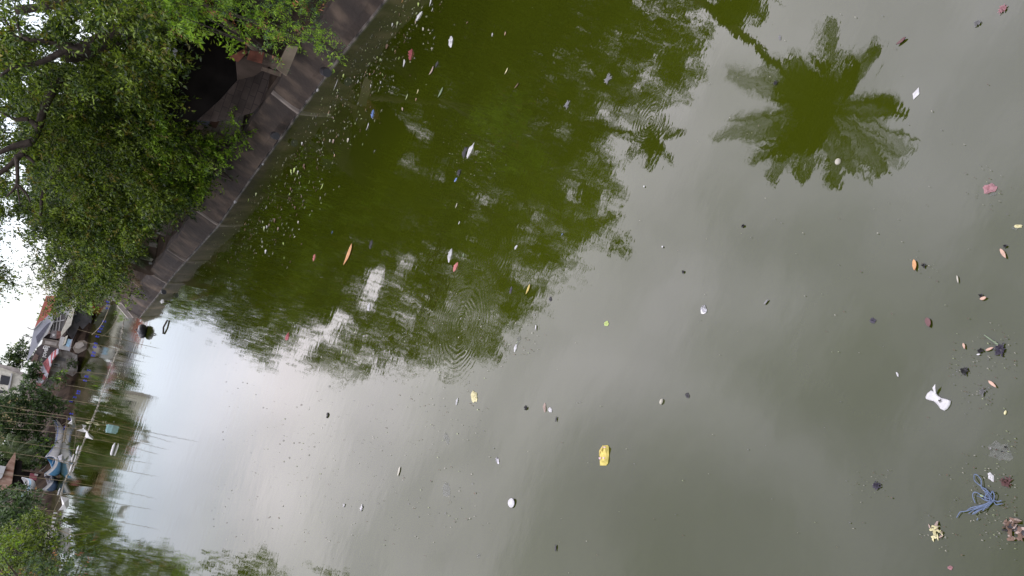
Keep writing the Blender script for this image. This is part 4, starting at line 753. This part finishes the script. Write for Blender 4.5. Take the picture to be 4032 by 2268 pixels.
# black jug floating off the corner
p = g(572, 1312); root = empty('black_jug', p, 'black dented jug floating just off the wall corner', 'jug'); m_ = MB()
m_.tube([p+[-.02, -.9, .1], p+[0, -.75, .18], p+[.1, -.2, .2], p+[.2, .35, .2], p+[.25, .6, .14], p+[.28, .75, .1]], [.08, .22, .30, .26, .12, .07], 9); m_.build('body', mat('black_plastic', (.03, .03, .035), .35, .4, 6, .5), root, True)
m_ = MB(); m_.tube(bez([p+[.05, -.5, .42], p+[.1, -.2, .58], p+[.15, .2, .42]], 4), .03, 5); m_.build('handle', GREYW, root)
p = g(650, 1275); m_ = MB(); m_.tube([g(645, 1315)+[0, 0, .03], g(652, 1290)+[0, 0, .1], g(663, 1262)+[0, 0, .05]], .045, 5); tag(m_.build('stick', BARK), 'dark stick floating beyond the black jug', 'stick')

# ================================================================ FLOATING LITTER
def hexm(key, c, rough=.55, var=.18, spec=.4, **k): return mat(key, c, rough, var, 25, spec, **k)
LITM = dict(white=hexm('litter_white', (0.464, 0.464, 0.453)), cream=hexm('litter_cream', (0.377, 0.361, 0.290)), yellow=hexm('litter_yellow', (0.412, 0.325, 0.088)), paleyellow=hexm('litter_pale_yellow', (0.504, 0.471, 0.255)), lime=hexm('litter_lime', (0.358, 0.445, 0.142)),
    orange=hexm('litter_orange', (0.485, 0.258, 0.112)), peach=hexm('litter_peach', (0.419, 0.278, 0.203)), coral=hexm('litter_coral', (0.447, 0.156, 0.140)), red=hexm('litter_red', (0.282, 0.066, 0.072)), maroon=hexm('litter_maroon', (0.106, 0.052, 0.049)), pink=hexm('litter_pink', (0.281, 0.146, 0.151)),
    brown=hexm('litter_brown', (0.134, 0.085, 0.058)), tan=hexm('litter_tan', (0.314, 0.243, 0.200)), dark=hexm('litter_dark', (0.026, 0.025, 0.026), .4), purple=hexm('litter_purple', (0.042, 0.037, 0.053), .4), grey=hexm('litter_grey', (0.164, 0.164, 0.159)), silver=hexm('litter_silver', (0.450, 0.450, 0.450), .25, metal=.6),
    blue=hexm('litter_blue', (0.118, 0.183, 0.388)), film=hexm('litter_film', (.20, .21, .19), .25, alpha=.28), greygreen=hexm('litter_greygreen', (0.151, 0.195, 0.119)), ltgreen=hexm('litter_light_green', (0.305, 0.348, 0.186)))
def frame(a, b):
    A = g(*a); B = g(*b); t = B-A; L_ = np.linalg.norm(t); t /= L_; return A, B, t, np.array([-t[1], t[0], 0]), L_
def leaf(label, a, b, w, m, curl=.08, cat='leaf', name='floating_leaf', group=None, stalk=True):
    A, B, t, s, L_ = frame(a, b); n = 9; v = []; f = []
    for i in range(n):
        u = i/(n-1); h = .42*w*L_*math.sin(math.pi*u**.85)**.8+.002*L_; z = .012+curl*L_*abs(2*u-1)**2; mid = A+t*L_*u+[0, 0, z*.6+.004]; j = 1+.08*random.uniform(-1, 1)
        v += [mid+s*h*j+[0, 0, curl*L_*.35], mid, mid-s*h*j+[0, 0, curl*L_*.35]]
    for i in range(n-1): f += [(3*i, 3*i+3, 3*i+4, 3*i+1), (3*i+1, 3*i+4, 3*i+5, 3*i+2)]
    nv = len(v); v += [p-np.array([0, 0, .004]) for p in v]; f += [tuple(nv+k for k in q[::-1]) for q in f]
    o = mesh(name, v, f, LITM[m], None, True)
    return tag(o, label, cat, group)
def scrap(label, a, b, w, m, h=.12, cat='wrapper', name='wrapper', seed=None, parts=None, n=12, jag=.22, group=None, sub=3):
    """crumpled sheet or bag: faceted dome with an irregular outline"""
    A, B, t, s, L_ = frame(a, b); c = (A+B)/2; rnd = random.Random(seed if seed is not None else hash(label) % 9999); rnd = random.Random(len(label)*7+int(a[0])); v = [c+[0, 0, h*L_*.6]]; f = []
    rads = [1+rnd.uniform(-jag, jag) for _ in range(n)]
    for k in range(sub):
        rr = (k+1)/sub
        for i in range(n):
            w_ = 2*math.pi*i/n; z = (h*L_*(1-rr**2)*rnd.uniform(.2, 1.3)+.006) if k < sub-1 else .003
            v.append(c+t*math.cos(w_)*L_/2*rr*rads[i]*rnd.uniform(.93, 1.07)+s*math.sin(w_)*L_/2*w*rr*rads[i]*rnd.uniform(.93, 1.07)+[0, 0, z])
    for i in range(n): f.append((0, 1+i, 1+(i+1) % n))
    for k in range(sub-1):
        for i in range(n): a1 = 1+k*n+i; b1 = 1+k*n+(i+1) % n; f.append((a1, a1+n, b1+n, b1))
    return tag(mesh(name, v, f, LITM[m] if isinstance(m, str) else m), label, cat, group)
def twigs(mb, c, r, n, rad=.004, flat=.15, curl=.5):
    for _ in range(n):
        a = random.uniform(0, 6.28); p = c+np.array([math.cos(a), math.sin(a), 0])*r*random.uniform(0, .45); pts = [p]
        d = random.uniform(0, 6.28)
        for k in range(4): d += random.uniform(-curl, curl)*2; p = p+np.array([math.cos(d), math.sin(d), random.uniform(-flat, flat)])*r*.17; p[2] = max(.004, min(.04, p[2])); pts.append(p)
        mb.tube(pts, rad, 4)
def clump(label, c, rpx, m='dark', n=26, cat='weed', rad=.005, name='weed_clump'):
    C_ = g(*c); E_ = g(c[0], c[1]+rpx); r = np.linalg.norm(E_-C_)*.85; mb = MB(); twigs(mb, C_+[0, 0, .01], r, n, rad)
    for _ in range(8):
        a = random.uniform(0, 6.28); q = C_+np.array([math.cos(a), math.sin(a), 0])*r*random.uniform(.1, .6); s_ = r*random.uniform(.1, .22); mb.prism([q+[-s_, -s_*.4, .008], q+[s_*.7, -s_*.6, .02], q+[s_, s_*.5, .01], q+[-s_*.3, s_*.8, .025]], (0, 0, -.006))
    return tag(mb.build(name, LITM[m]), label, cat)

# --- big, distinct pieces
def pad():
    px = lambda X, Y: g(3500+X*.3106, 1300+Y*.3106)
    out = [(475, 850), (500, 800), (545, 766), (600, 790), (625, 830), (680, 865), (740, 878), (790, 900), (780, 950), (745, 1000), (710, 1022), (670, 1005), (630, 950), (580, 905), (520, 890), (480, 875)]
    P = [px(*p) for p in out]; c = sum(P)/len(P); n = len(P); v = []; 
    for (k, z) in ((1, .003), (.97, .014), (.82, .018), (.72, .013)): v += [c+(p-c)*k+[0, 0, z] for p in P]
    v.append(c+[0, 0, .014]); f = []
    for k in range(3):
        for i in range(n): j = (i+1) % n; f.append((k*n+i, k*n+j, (k+1)*n+j, (k+1)*n+i))
    f += [(3*n+i, 3*n+(i+1) % n, 4*n) for i in range(n)]
    root = empty('sanitary_pad', c, 'white hourglass-shaped sanitary pad with a peeling strip, floating at right', 'pad')
    mesh('pad_body', v, f, LITM['white'], root, True)
    mb = MB(); mb.prism([px(590, 800)+[0, 0, .012], px(588, 745)+[0, 0, .03], px(628, 700)+[0, 0, .035], px(622, 750)+[0, 0, .03], px(612, 810)+[0, 0, .012]], (0, 0, .003)); mb.build('peeled_strip', LITM['white'], root)
    mb = MB(); twigs(mb, px(672, 902)+[0, 0, .016], .016, 12, .0012); mb.build('dark_specks', LITM['dark'], root)
pad()
def packet():
    px = lambda X, Y: g(2300+X*.138, 1700+Y*.138)
    out = [(460, 965), (475, 560), (530, 470), (530, 395), (680, 382), (712, 420), (715, 690), (690, 900), (640, 965)]
    P = [px(*p) for p in out]; c = sum(P)/len(P); n = len(P); v = [p+[0, 0, .004] for p in P]+[c+(p-c)*.7+[0, 0, .022+.01*(i % 3)] for i, p in enumerate(P)]+[c+[0, 0, .028]]
    f = []
    for i in range(n): j = (i+1) % n; f += [(i, j, n+j, n+i), (n+i, n+j, 2*n)]
    root = empty('snack_packet', c, 'creased yellow snack packet floating alone in open grey water', 'packet')
    mesh('packet_body', v, f, hexm('packet_yellow', (.50, .42, .10), var=.2), root)
    mb = MB(); mb.prism([px(490, 720)+[0, 0, .024], px(490, 560)+[0, 0, .026], px(580, 440)+[0, 0, .03], px(615, 430)+[0, 0, .03], px(608, 510)+[0, 0, .034], px(540, 600)+[0, 0, .034]], (0, 0, .004)); mb.build('bright_fold', LITM['yellow'], root)
    mb = MB()
    for q in ([(492, 750), (565, 745), (555, 785), (525, 810), (500, 785)], [(605, 745), (662, 745), (655, 785), (630, 805), (610, 780)], [(620, 440), (690, 445), (690, 478), (625, 478)]): mb.prism([px(*p)+[0, 0, .034] for p in q], (0, 0, .002))
    mb.build('print_marks', hexm('packet_mauve', (.50, .36, .36)), root)
packet()
def lid():
    c = g(2019, 1981); root = empty('jar_lid', c, 'round white jar lid with dark rim tilted in open water', 'lid'); R_ = .052; ax = np.array([-.05, -.25, .97]); ax /= np.linalg.norm(ax)
    def ring(r, z): 
        a = np.cross(ax, [1., 0, 0]); a /= np.linalg.norm(a); b = np.cross(ax, a); return [c+[0, 0, .012]+ax*z+r*(a*math.cos(w)+b*math.sin(w)) for w in np.linspace(0, 2*math.pi, 24, endpoint=False)]
    v = ring(R_, .012)+ring(R_*.93, .017)+[c+[0, 0, .012]+ax*.016]; f = [(i, (i+1) % 24, 24+(i+1) % 24, 24+i) for i in range(24)]+[(24+i, 24+(i+1) % 24, 48) for i in range(24)]; mesh('disc', v, f, LITM['white'], root, True)
    v = ring(R_, -.004)+ring(R_*1.01, .0115); mesh('rim', v, [(i, (i+1) % 24, 24+(i+1) % 24, 24+i) for i in range(24)], LITM['dark'], root, True)
lid()
def ball(label, c, r, m, name='ball', cat='ball', sq=.85):
    C_ = g(*c)+[0, 0, r*.35]; v = []; f = []; n = 16; k = 9
    for j in range(k+1):
        t = math.pi*j/k
        for i in range(n): w = 2*math.pi*i/n; v.append(C_+[r*math.sin(t)*math.cos(w), r*math.sin(t)*math.sin(w)*sq, r*sq*math.cos(t)])
    for j in range(k):
        for i in range(n): f.append((j*n+i, j*n+(i+1) % n, (j+1)*n+(i+1) % n, (j+1)*n+i))
    return tag(mesh(name, v, f, LITM[m], None, True), label, cat)
ball('round cream-white ball floating in the palm reflection', (3302, 638), .027, 'cream')
ball('small cream disc-like cap floating right of the sanitary pad', (3960, 1625), .014, 'paleyellow', 'bottle_cap', 'cap', .5)
ball('cream half shell afloat between the yellow packet and the dark disc leaf', (2607, 1582), .028, 'cream', 'shell', 'shell', .6)
def tangle():
    px = lambda X, Y, z=.012: g(3500+X*.392, 1700+Y*.392)+[0, 0, z]
    root = empty('string_tangle', px(1040, 680), 'tangle of pale blue plastic string floating at the right edge', 'string'); S_ = hexm('blue_string', (.10, .14, .22), .6)
    curves = [[(1060, 690), (1010, 620), (950, 570), (940, 490), (915, 445), (885, 435), (868, 455), (885, 500), (930, 545), (1000, 590), (1050, 650)], [(1050, 690), (980, 660), (900, 615), (865, 620), (858, 660), (878, 720)],
              [(1060, 690), (1000, 730), (900, 770), (780, 805), (730, 810), (690, 865)], [(1060, 700), (990, 745), (880, 785), (815, 820)], [(1070, 690), (1000, 760), (940, 790), (865, 830)], [(1050, 700), (1000, 750), (965, 800)], [(1040, 700), (1030, 650), (1060, 610), (1040, 605)],
              [(1040, 705), (980, 690), (930, 660), (905, 650)], [(1060, 700), (1090, 735), (1130, 735), (1150, 722)], [(1070, 690), (1080, 640), (1060, 600)], [(1060, 690), (1110, 705), (1150, 695)], [(1030, 710), (960, 740), (850, 770), (790, 800)], [(1040, 690), (1000, 640), (960, 580), (985, 575), (1010, 620), (1040, 660)], [(1030, 700), (985, 680), (990, 640), (1020, 620)], [(1050, 710), (985, 750), (900, 800), (860, 835)], [(910, 870), (895, 890)]]
    for c in curves:
        mb = MB(); mb.tube(bez([px(x, y, .01+random.uniform(0, .018)) for x, y in c], 5), .0028, 5); mb.build('strand', S_, root)
tangle()
leaf('tiny bright yellow leaf caught in the blue string tangle', (3862, 1950), (3878, 1955), .6, 'lime', .02)
def pile(label, c, rpx, ms, cat='litter', name='litter_heap', n=9, h=.02):
    C_ = g(*c); r = np.linalg.norm(g(c[0], c[1]+rpx)-C_); root = empty(name, C_, label, cat)
    for k in range(n):
        a = random.uniform(0, 6.28); q = C_+np.array([math.cos(a), math.sin(a), 0])*r*random.uniform(0, .85); d = random.uniform(0, 3.14); t = np.array([math.cos(d), math.sin(d), 0]); s = np.array([-t[1], t[0], 0]); L_ = r*random.uniform(.15, .42); w = L_*random.uniform(.35, .7); z = h*random.uniform(.2, 1.2)
        P = [q-t*L_+[0, 0, .004], q-t*L_*.3+s*w*.7+[0, 0, z], q+t*L_*.8+s*w*.3+[0, 0, z*.5], q+t*L_*.9-s*w*.4+[0, 0, .005], q-s*w*.7+[0, 0, z]]
        v = P+[q+[0, 0, z*1.3]]; mesh('flake', v, [(i, (i+1) % 5, 5) for i in range(5)], LITM[ms[k % len(ms)]], root)
    return root
pile('crumpled brown leaves and torn bag in the lower right corner', (3985, 2075), 62, ['brown', 'tan', 'brown', 'dark', 'brown', 'tan'], 'leaf heap', n=34, h=.025)
pile('faded yellow fruit peel with brown edge, floating bottom right', (3684, 2093), 38, ['paleyellow', 'paleyellow', 'tan', 'paleyellow'], 'peel', 'fruit_peel', 20)
scrap('clear plastic bag holding a few dark bits below the pad', (3895, 1760), (3985, 1800), .8, 'film', .08, 'bag', 'clear_bag', n=14)
for k, (x, y) in enumerate([(3903, 1768), (3927, 1772), (3950, 1780), (3963, 1762)]): clump(['pale fleck', 'brown fleck', 'black thin fleck', 'dark round fleck'][k]+' lying on the clear plastic bag', (x, y), 6, ['white', 'brown', 'dark', 'dark'][k], 4, 'fleck', .002, 'fleck')
scrap('white curled plastic ring beside the blue string tangle', (3895, 1862), (3912, 1896), .6, 'white', .2, 'wrapper')
clump('faint red stringy weed right of the blue tangle', (3965, 1900), 34, 'maroon', 16, rad=.003)
clump('purple-black weed clump tangled with a pale stick', (3940, 1378), 32, 'purple', 34)
m_ = MB(); m_.tube([g(3878, 1320)+[0, 0, .008], g(3934, 1359)+[0, 0, .012]], [.003, .006], 5); tag(m_.build('stick', LITM['greygreen']), 'thin pale stick poking from the purple weed clump', 'stick')
leaf('narrow orange leaf tip poking from the purple weed clump', (3884, 1382), (3916, 1369), .35, 'peach')
clump('round dark bubble-like weed left of the purple clump', (3864, 1381), 16, 'dark', 20, rad=.003)
leaf('short white flake under the round dark weed', (3849, 1398), (3863, 1396), .5, 'white')
leaf('small peach husk left of the round dark weed', (3796, 1352), (3802, 1376), .4, 'peach')
clump('dark grey weed raft between the husk and the pad', (3800, 1462), 24, 'dark', 26, rad=.004)
clump('faint grey weed above the orange sliver', (3872, 1545), 20, 'grey', 18, rad=.003)
leaf('orange-tan sliver right of the pad', (3895, 1500), (3927, 1527), .32, 'peach', .05)
scrap('white crescent scrap alone in dark water', (3531, 1466), (3539, 1484), .4, 'white', .1)
leaf('dark maroon leaf sunk just under the surface', (3652, 1252), (3664, 1290), .6, 'maroon')
scrap('crumpled indigo wrapper in open water', (3428, 1258), (3450, 1268), .7, 'purple', .2)
leaf('plump orange leaf beside a dark grey crumple', (3603, 1024), (3606, 1068), .4, 'orange', .1)
clump('dark grey crumple right of the plump orange leaf', (3641, 1047), 12, 'dark', 18, rad=.003)
leaf('slim peach leaf near the right edge', (3942, 981), (3965, 1019), .32, 'peach', .06)
clump('small dark weed tuft touching the slim peach leaf', (3960, 970), 10, 'dark', 14, rad=.003)
leaf('thin white splinter below the slim peach leaf', (3771, 1086), (3776, 1116), .2, 'cream', .02)
leaf('peach leaf mixed with dark twigs near the right edge', (3862, 1180), (3888, 1172), .6, 'peach', .1)
clump('dark twigs behind the mixed peach leaf', (3866, 1166), 14, 'dark', 12, rad=.003)
scrap('yellow and white scrap at the right frame edge', (3995, 890), (4026, 893), .5, 'paleyellow', .15)
scrap('grey clear film under the yellow and white scrap', (3982, 896), (4010, 902), .5, 'film', .06)
scrap('crumpled pinkish-red plastic bag floating at right', (3870, 748), (3926, 736), .75, 'pink', .16, 'bag', 'plastic_bag', n=14)
scrap('small white crumple attached below the pinkish-red bag', (3898, 770), (3930, 762), .4, 'film', .15)
scrap('square white paper-like foam piece near the palm reflection', (3618, 346), (3597, 394), .6, 'white', .04, 'foam piece', 'foam_piece', n=4, jag=.05)
leaf('dark red curled leaf near the top right', (3571, 149), (3533, 179), .4, 'maroon', .12)
clump('crinkled clear and dark scrap at the top right', (3851, 92), 18, 'grey', 22, rad=.003)
clump('pink and white string scrap at the top right corner', (3950, 38), 24, 'pink', 22, rad=.003)
clump('small dark twig in the palm trunk reflection', (3056, 328), 14, 'dark', 12, rad=.004)
scrap('grey flake beside the palm fronds reflection', (3068, 140), (3074, 158), .4, 'grey', .1)
clump('dark crumple in open grey water above the silver foil', (2928, 891), 9, 'dark', 14, rad=.004)
scrap('crumpled silver foil scrap in open grey water', (2764, 1208), (2782, 1232), .8, 'silver', .25, 'foil', 'foil')
leaf('pale translucent leaf right of the silver foil', (3011, 1200), (3028, 1180), .4, 'grey', .05)
clump('dark bit left of the silver foil', (2693, 1071), 8, 'dark', 12, rad=.004)
scrap('dark round leaf in open water right of the cream half shell', (2702, 1548), (2713, 1566), .8, 'dark', .08, 'leaf', 'floating_leaf')
clump('dark purple sunken weed clump in the lower right water', (3453, 1913), 24, 'purple', 36, rad=.004)
scrap('small pink crumple near the bottom edge', (3732, 2236), (3752, 2236), .8, 'pink', .25)
scrap('pale yellow-green flower head floating off the tree reflection', (1860, 1545), (1876, 1580), .6, 'paleyellow', .15, 'flower', 'flower_head')
scrap('small pointed pink and white scrap near the clear shell', (2145, 1586), (2146, 1624), .35, 'tan', .15)
scrap('clear shell-like scrap right of the pink and white one', (2160, 1606), (2174, 1622), .5, 'white', .12)
scrap('black and white torn scrap below the yellow-green flower', (1803, 1566), (1797, 1598), .35, 'white', .15)
leaf('wide pale bag-like leaf flat on bright water', (1577, 1837), (1568, 1876), .45, 'cream', .02)
scrap('bent grey foil strip on bright water', (1955, 1798), (1964, 1826), .4, 'silver', .2, 'foil', 'foil')
leaf('dark pod floating near the bottom edge', (2191, 2144), (2190, 2172), .4, 'dark', .04, 'pod', 'seed_pod')
scrap('faint clear film patch on the bright water', (1745, 1915), (1770, 1945), .7, 'film', .05, 'film', 'plastic_film')
scrap('faint clear film strip above the other film patch', (1752, 1705), (1768, 1750), .4, 'film', .05, 'film', 'plastic_film')
clump('dark twig with a white end on the brightest water', (1291, 1636), 16, 'dark', 8, rad=.012)
scrap('clear corner of film near the bottom bright water', (1878, 2192), (1894, 2184), .5, 'film', .1, 'film', 'plastic_film')
clump('grey-green weed wisp left of the pink and white scrap', (2072, 1609), 16, 'dark', 10, rad=.004)
leaf('short dark pod below the clear shell-like scrap', (2194, 1640), (2190, 1662), .4, 'dark', .04, 'pod', 'seed_pod')
clump('cluster of grey weed bits on the brightest water', (1425, 2000), 18, 'silver', 12, rad=.006)
clump('small grey weed star left of the weed cluster', (1356, 1990), 11, 'silver', 8, rad=.006)
# --- in the dark green reflection
scrap('bright red cloth strip in the litter band', (1623, 190), (1613, 241), .32, 'red', .18, 'rag', 'red_rag')
leaf('white oval petal below the red cloth strip', (1595, 235), (1592, 267), .4, 'white')
leaf('tan husk with a dark twiggy tail', (1712, 262), (1694, 297), .5, 'tan', .12, 'husk', 'husk')
clump('dark twiggy tail of the tan husk', (1722, 252), 12, 'dark', 10, rad=.008)
scrap('grey-white pointed plastic scrap in green water', (1774, 145), (1777, 183), .45, 'white', .12)
leaf('large white flake at the top frame edge', (1701, -4), (1694, 28), .4, 'white')
scrap('large crumpled white scrap near the top of the litter band', (1662, 46), (1638, 82), .35, 'white', .12)
leaf('broad grey-green leaf in green water', (1747, 344), (1726, 386), .45, 'greygreen', .03)
leaf('pale green diamond leaf left of the broad one', (1609, 370), (1599, 395), .45, 'ltgreen')
leaf('yellow leaf above the pale green diamond', (1650, 352), (1644, 371), .5, 'paleyellow')
leaf('white plastic spoon-like sliver beside the river wall', (1333, 311), (1315, 358), .22, 'white', .02, 'sliver', 'plastic_sliver')
scrap('blue and white wrapper in the litter band', (1471, 430), (1464, 466), .35, 'blue', .15)
leaf('white petal-shaped scrap next to the white glare', (1455, 484), (1445, 515), .35, 'white')
leaf('yellow-green leaf in dark water by the wall', (1276, 722), (1265, 747), .5, 'lime')
scrap('white torn bag lying in a nest of dark twigs', (1866, 565), (1838, 622), .35, 'white', .14, 'bag', 'plastic_bag')
clump('nest of dark twigs around the white torn bag', (1832, 598), 26, 'dark', 22, rad=.008)
scrap('small blue and white scrap with trailing twigs', (1800, 700), (1790, 716), .5, 'blue', .15)
clump('dark trailing twigs above the blue and white scrap', (1808, 680), 18, 'dark', 10, rad=.007)
clump('dark grey crumple in the upper green water', (2396, 312), 24, 'grey', 24, rad=.006)
clump('dark crumple near the round tree top reflection', (2235, 414), 20, 'grey', 20, rad=.006)
leaf('tiny yellow and white flake in clear green water', (2003, 268), (1990, 294), .35, 'paleyellow')
leaf('small peach flake in clear green water', (1993, 126), (1989, 142), .45, 'peach')
leaf('white petal left of the peach flake', (1941, 131), (1940, 146), .45, 'white')
leaf('orange flake at the top frame edge', (1588, -2), (1583, 13), .45, 'orange')
leaf('slim brown leaf in the middle of the green water', (2045, 328), (2028, 350), .3, 'brown')
leaf('large orange-brown dry leaf with torn edge in dark green water', (1391, 960), (1357, 1046), .45, 'orange', .05)

scrap('small coral scrap near the wall side of the water', (1241, 1000), (1234, 1028), .4, 'coral', .15)
scrap('white twisted bag left of the coral lump', (1780, 978), (1767, 1032), .35, 'white', .16, 'bag', 'plastic_bag')
scrap('coral red lump of plastic inside the ripple rings', (1803, 1033), (1787, 1069), .55, 'coral', .22, 'plastic lump', 'plastic_lump')
leaf('golden yellow leaf inside the tree reflection edge', (2090, 1120), (2074, 1160), .36, 'yellow', .05)
scrap('tiny teal scrap above the coral lump', (1826, 998), (1824, 1012), .6, 'greygreen', .15)
scrap('lime round leaf on grey water near the reflection edge', (2378, 1275), (2397, 1274), .75, 'lime', .1, 'leaf', 'floating_leaf')
scrap('pinkish clear bag partly sunk near the reflection edge', (2050, 1318), (2036, 1360), .5, 'film', .12, 'bag', 'plastic_bag')
scrap('white folded corner of the pinkish bag', (2034, 1355), (2026, 1388), .5, 'white', .12)
scrap('white flake between ripple rings and golden leaf', (2037, 966), (2027, 981), .6, 'white', .15)
leaf('tiny light blue flake beside the wall reflection', (1311, 909), (1308, 922), .4, 'blue')
leaf('bright blue speck inside the big crown reflection', (2217, 920), (2214, 928), .6, 'blue')
leaf('white diamond flake between the ripple rings', (1813, 872), (1807, 885), .5, 'white')
scrap('dark glossy crumple left of the white twisted bag', (1465, 945), (1457, 983), .45, 'dark', .15)
leaf('pale slim leaf above the white diamond flake', (1803, 800), (1796, 821), .35, 'cream')
scrap('indigo scrap left of the golden leaf', (2015, 1128), (2010, 1156), .5, 'purple', .12)
scrap('clear dark crumple just outside the crown reflection', (2166, 1170), (2170, 1186), .7, 'dark', .15)
scrap('white lump on the bright glare below the brown leaf', (1456, 1196), (1450, 1226), .5, 'white', .18)
scrap('crumpled red wrapper on bright water between two tree reflections', (1134, 1312), (1130, 1342), .8, 'red', .2)
leaf('white flake on bright water right of the red wrapper', (1163, 1282), (1161, 1290), .5, 'white')
leaf('small white flake next to the pinkish bag', (2113, 1280), (2111, 1303), .3, 'white')
scrap('white lump lodged at the foot of the river wall', (1253, 350), (1247, 362), .7, 'white', .3, 'foam piece', 'foam_piece')
scrap('second white lump at the wall foot further along', (1213, 395), (1207, 404), .7, 'white', .3, 'foam piece', 'foam_piece')
scrap('white foam crumb at the wall foot near the pale stain', (1038, 642), (1034, 652), .7, 'white', .3, 'foam piece', 'foam_piece')
scrap('white foam crumb at the wall foot under the rubble terrace', (930, 788), (924, 798), .7, 'white', .3, 'foam piece', 'foam_piece')
scrap('white foam lump by the corner of the river wall', (642, 1180), (636, 1192), .8, 'white', .3, 'foam piece', 'foam_piece')
scrap('white foam lump just off the wall corner', (556, 1256), (552, 1268), .8, 'white', .3, 'foam piece', 'foam_piece')
leaf('lone white crumb glowing on grey water beside the crown tip', (2537, 733), (2540, 738), .8, 'white')
leaf('single white grain on open grey water', (2609, 970), (2613, 976), .8, 'white')
leaf('green-yellow leaf near the lower crown reflection edge', (1349, 1380), (1345, 1394), .5, 'lime')
# --- small leaves one can count, in the litter band along the wall
bandc = [(900, 700), (1000, 560), (1150, 420), (1280, 520), (1350, 420), (1450, 330), (1520, 250), (1560, 170), (1620, 110), (1300, 600), (1220, 760), (1380, 700)]
cols = ['cream', 'ltgreen', 'tan', 'brown', 'brown', 'lime', 'peach', 'white']
gl_ = {}
for k in range(120):
    u = random.random()**.8; x = 1690-u*700+random.gauss(0, 45); y = -10+u*980+random.gauss(0, 70)
    x = max(x, 0.0); wl = float(np.interp(y, [0, 262, 533, 705, 881, 985, 1073], [1518, 1310, 1112, 985, 864, 770, 690]))
    if x < wl+40 or x > 1750: continue
    ln = random.uniform(6, 15); c = cols[k % 8]; an = random.uniform(-.5, .3)
    nm = {'cream': 'cream', 'ltgreen': 'light green', 'tan': 'tan', 'white': 'white', 'brown': 'brown', 'lime': 'lime', 'peach': 'peach'}[c]
    leaf('tiny %s leaf adrift in the litter band beside the river wall' % nm, (x, y), (x+ln*math.sin(an), y+ln), random.uniform(.3, .7), c, .12, group='tiny %s leaves in the litter band' % nm)
# uncountable flecks
def flecks():
    v = []; f = []; mi = []
    def put(x, y, s_):
        p = g(x, y); p[2] = .006; d = random.uniform(0, 3.14); t = np.array([math.cos(d), math.sin(d), 0])*s_; s = np.array([-t[1], t[0], 0])*random.uniform(.25, .6); b = len(v)
        v.extend([p-t, p-s+[0, 0, .01], p+t, p+s+[0, 0, .012]]); f.append((b, b+1, b+2, b+3)); mi.append(random.choices([0, 1, 2, 3], [.3, .3, .25, .15])[0])
    for k in range(900):
        u = random.random(); y = -20+u*1100+random.gauss(0, 40); wl = float(np.interp(y, [0, 262, 533, 705, 881, 985, 1073, 1250], [1518, 1310, 1112, 985, 864, 770, 690, 550])); x = wl+45+abs(random.gauss(110, 90)) 
        put(x, y, random.uniform(.01, .045)*(1+.5*u))
    for k in range(420):
        x = random.uniform(820, 1900); y = random.uniform(1250, 2150); put(x, y, random.uniform(.006, .02)*(1.6 if x < 1300 else 1))
    for k in range(160): put(random.uniform(1700, 3900), random.uniform(0, 2268), random.uniform(.003, .009))
    for k in range(200): y = random.uniform(1240, 1700); put(float(np.interp(y, [1240, 1700], [530, 345]))+random.gauss(30, 30), y, random.uniform(.04, .16))
    for (cx, cy, sp, n_) in [(3930, 1390, 50, 60), (3800, 1460, 40, 40), (3870, 1545, 40, 40), (3950, 1790, 60, 50), (3870, 1950, 70, 90), (3970, 2070, 60, 80), (3690, 2095, 40, 30), (3640, 1050, 40, 20), (3890, 750, 40, 30), (3450, 1910, 40, 30), (2040, 1340, 50, 40), (1850, 600, 60, 50), (1800, 690, 50, 30), (1750, 1600, 120, 60), (1500, 1950, 160, 50), (1230, 1800, 150, 60)]:
        for k in range(n_): put(min(4000, random.gauss(cx, sp)), random.gauss(cy, sp), random.uniform(.002, .007)*(2.2 if cx < 2500 else 1))
    o = mesh('litter_flecks', v, f, [LITM['cream'], LITM['brown'], LITM['grey'], LITM['ltgreen']], mi=mi); tag(o, 'scattered flecks of leaf and litter on the water', None, None, 'stuff')
flecks()
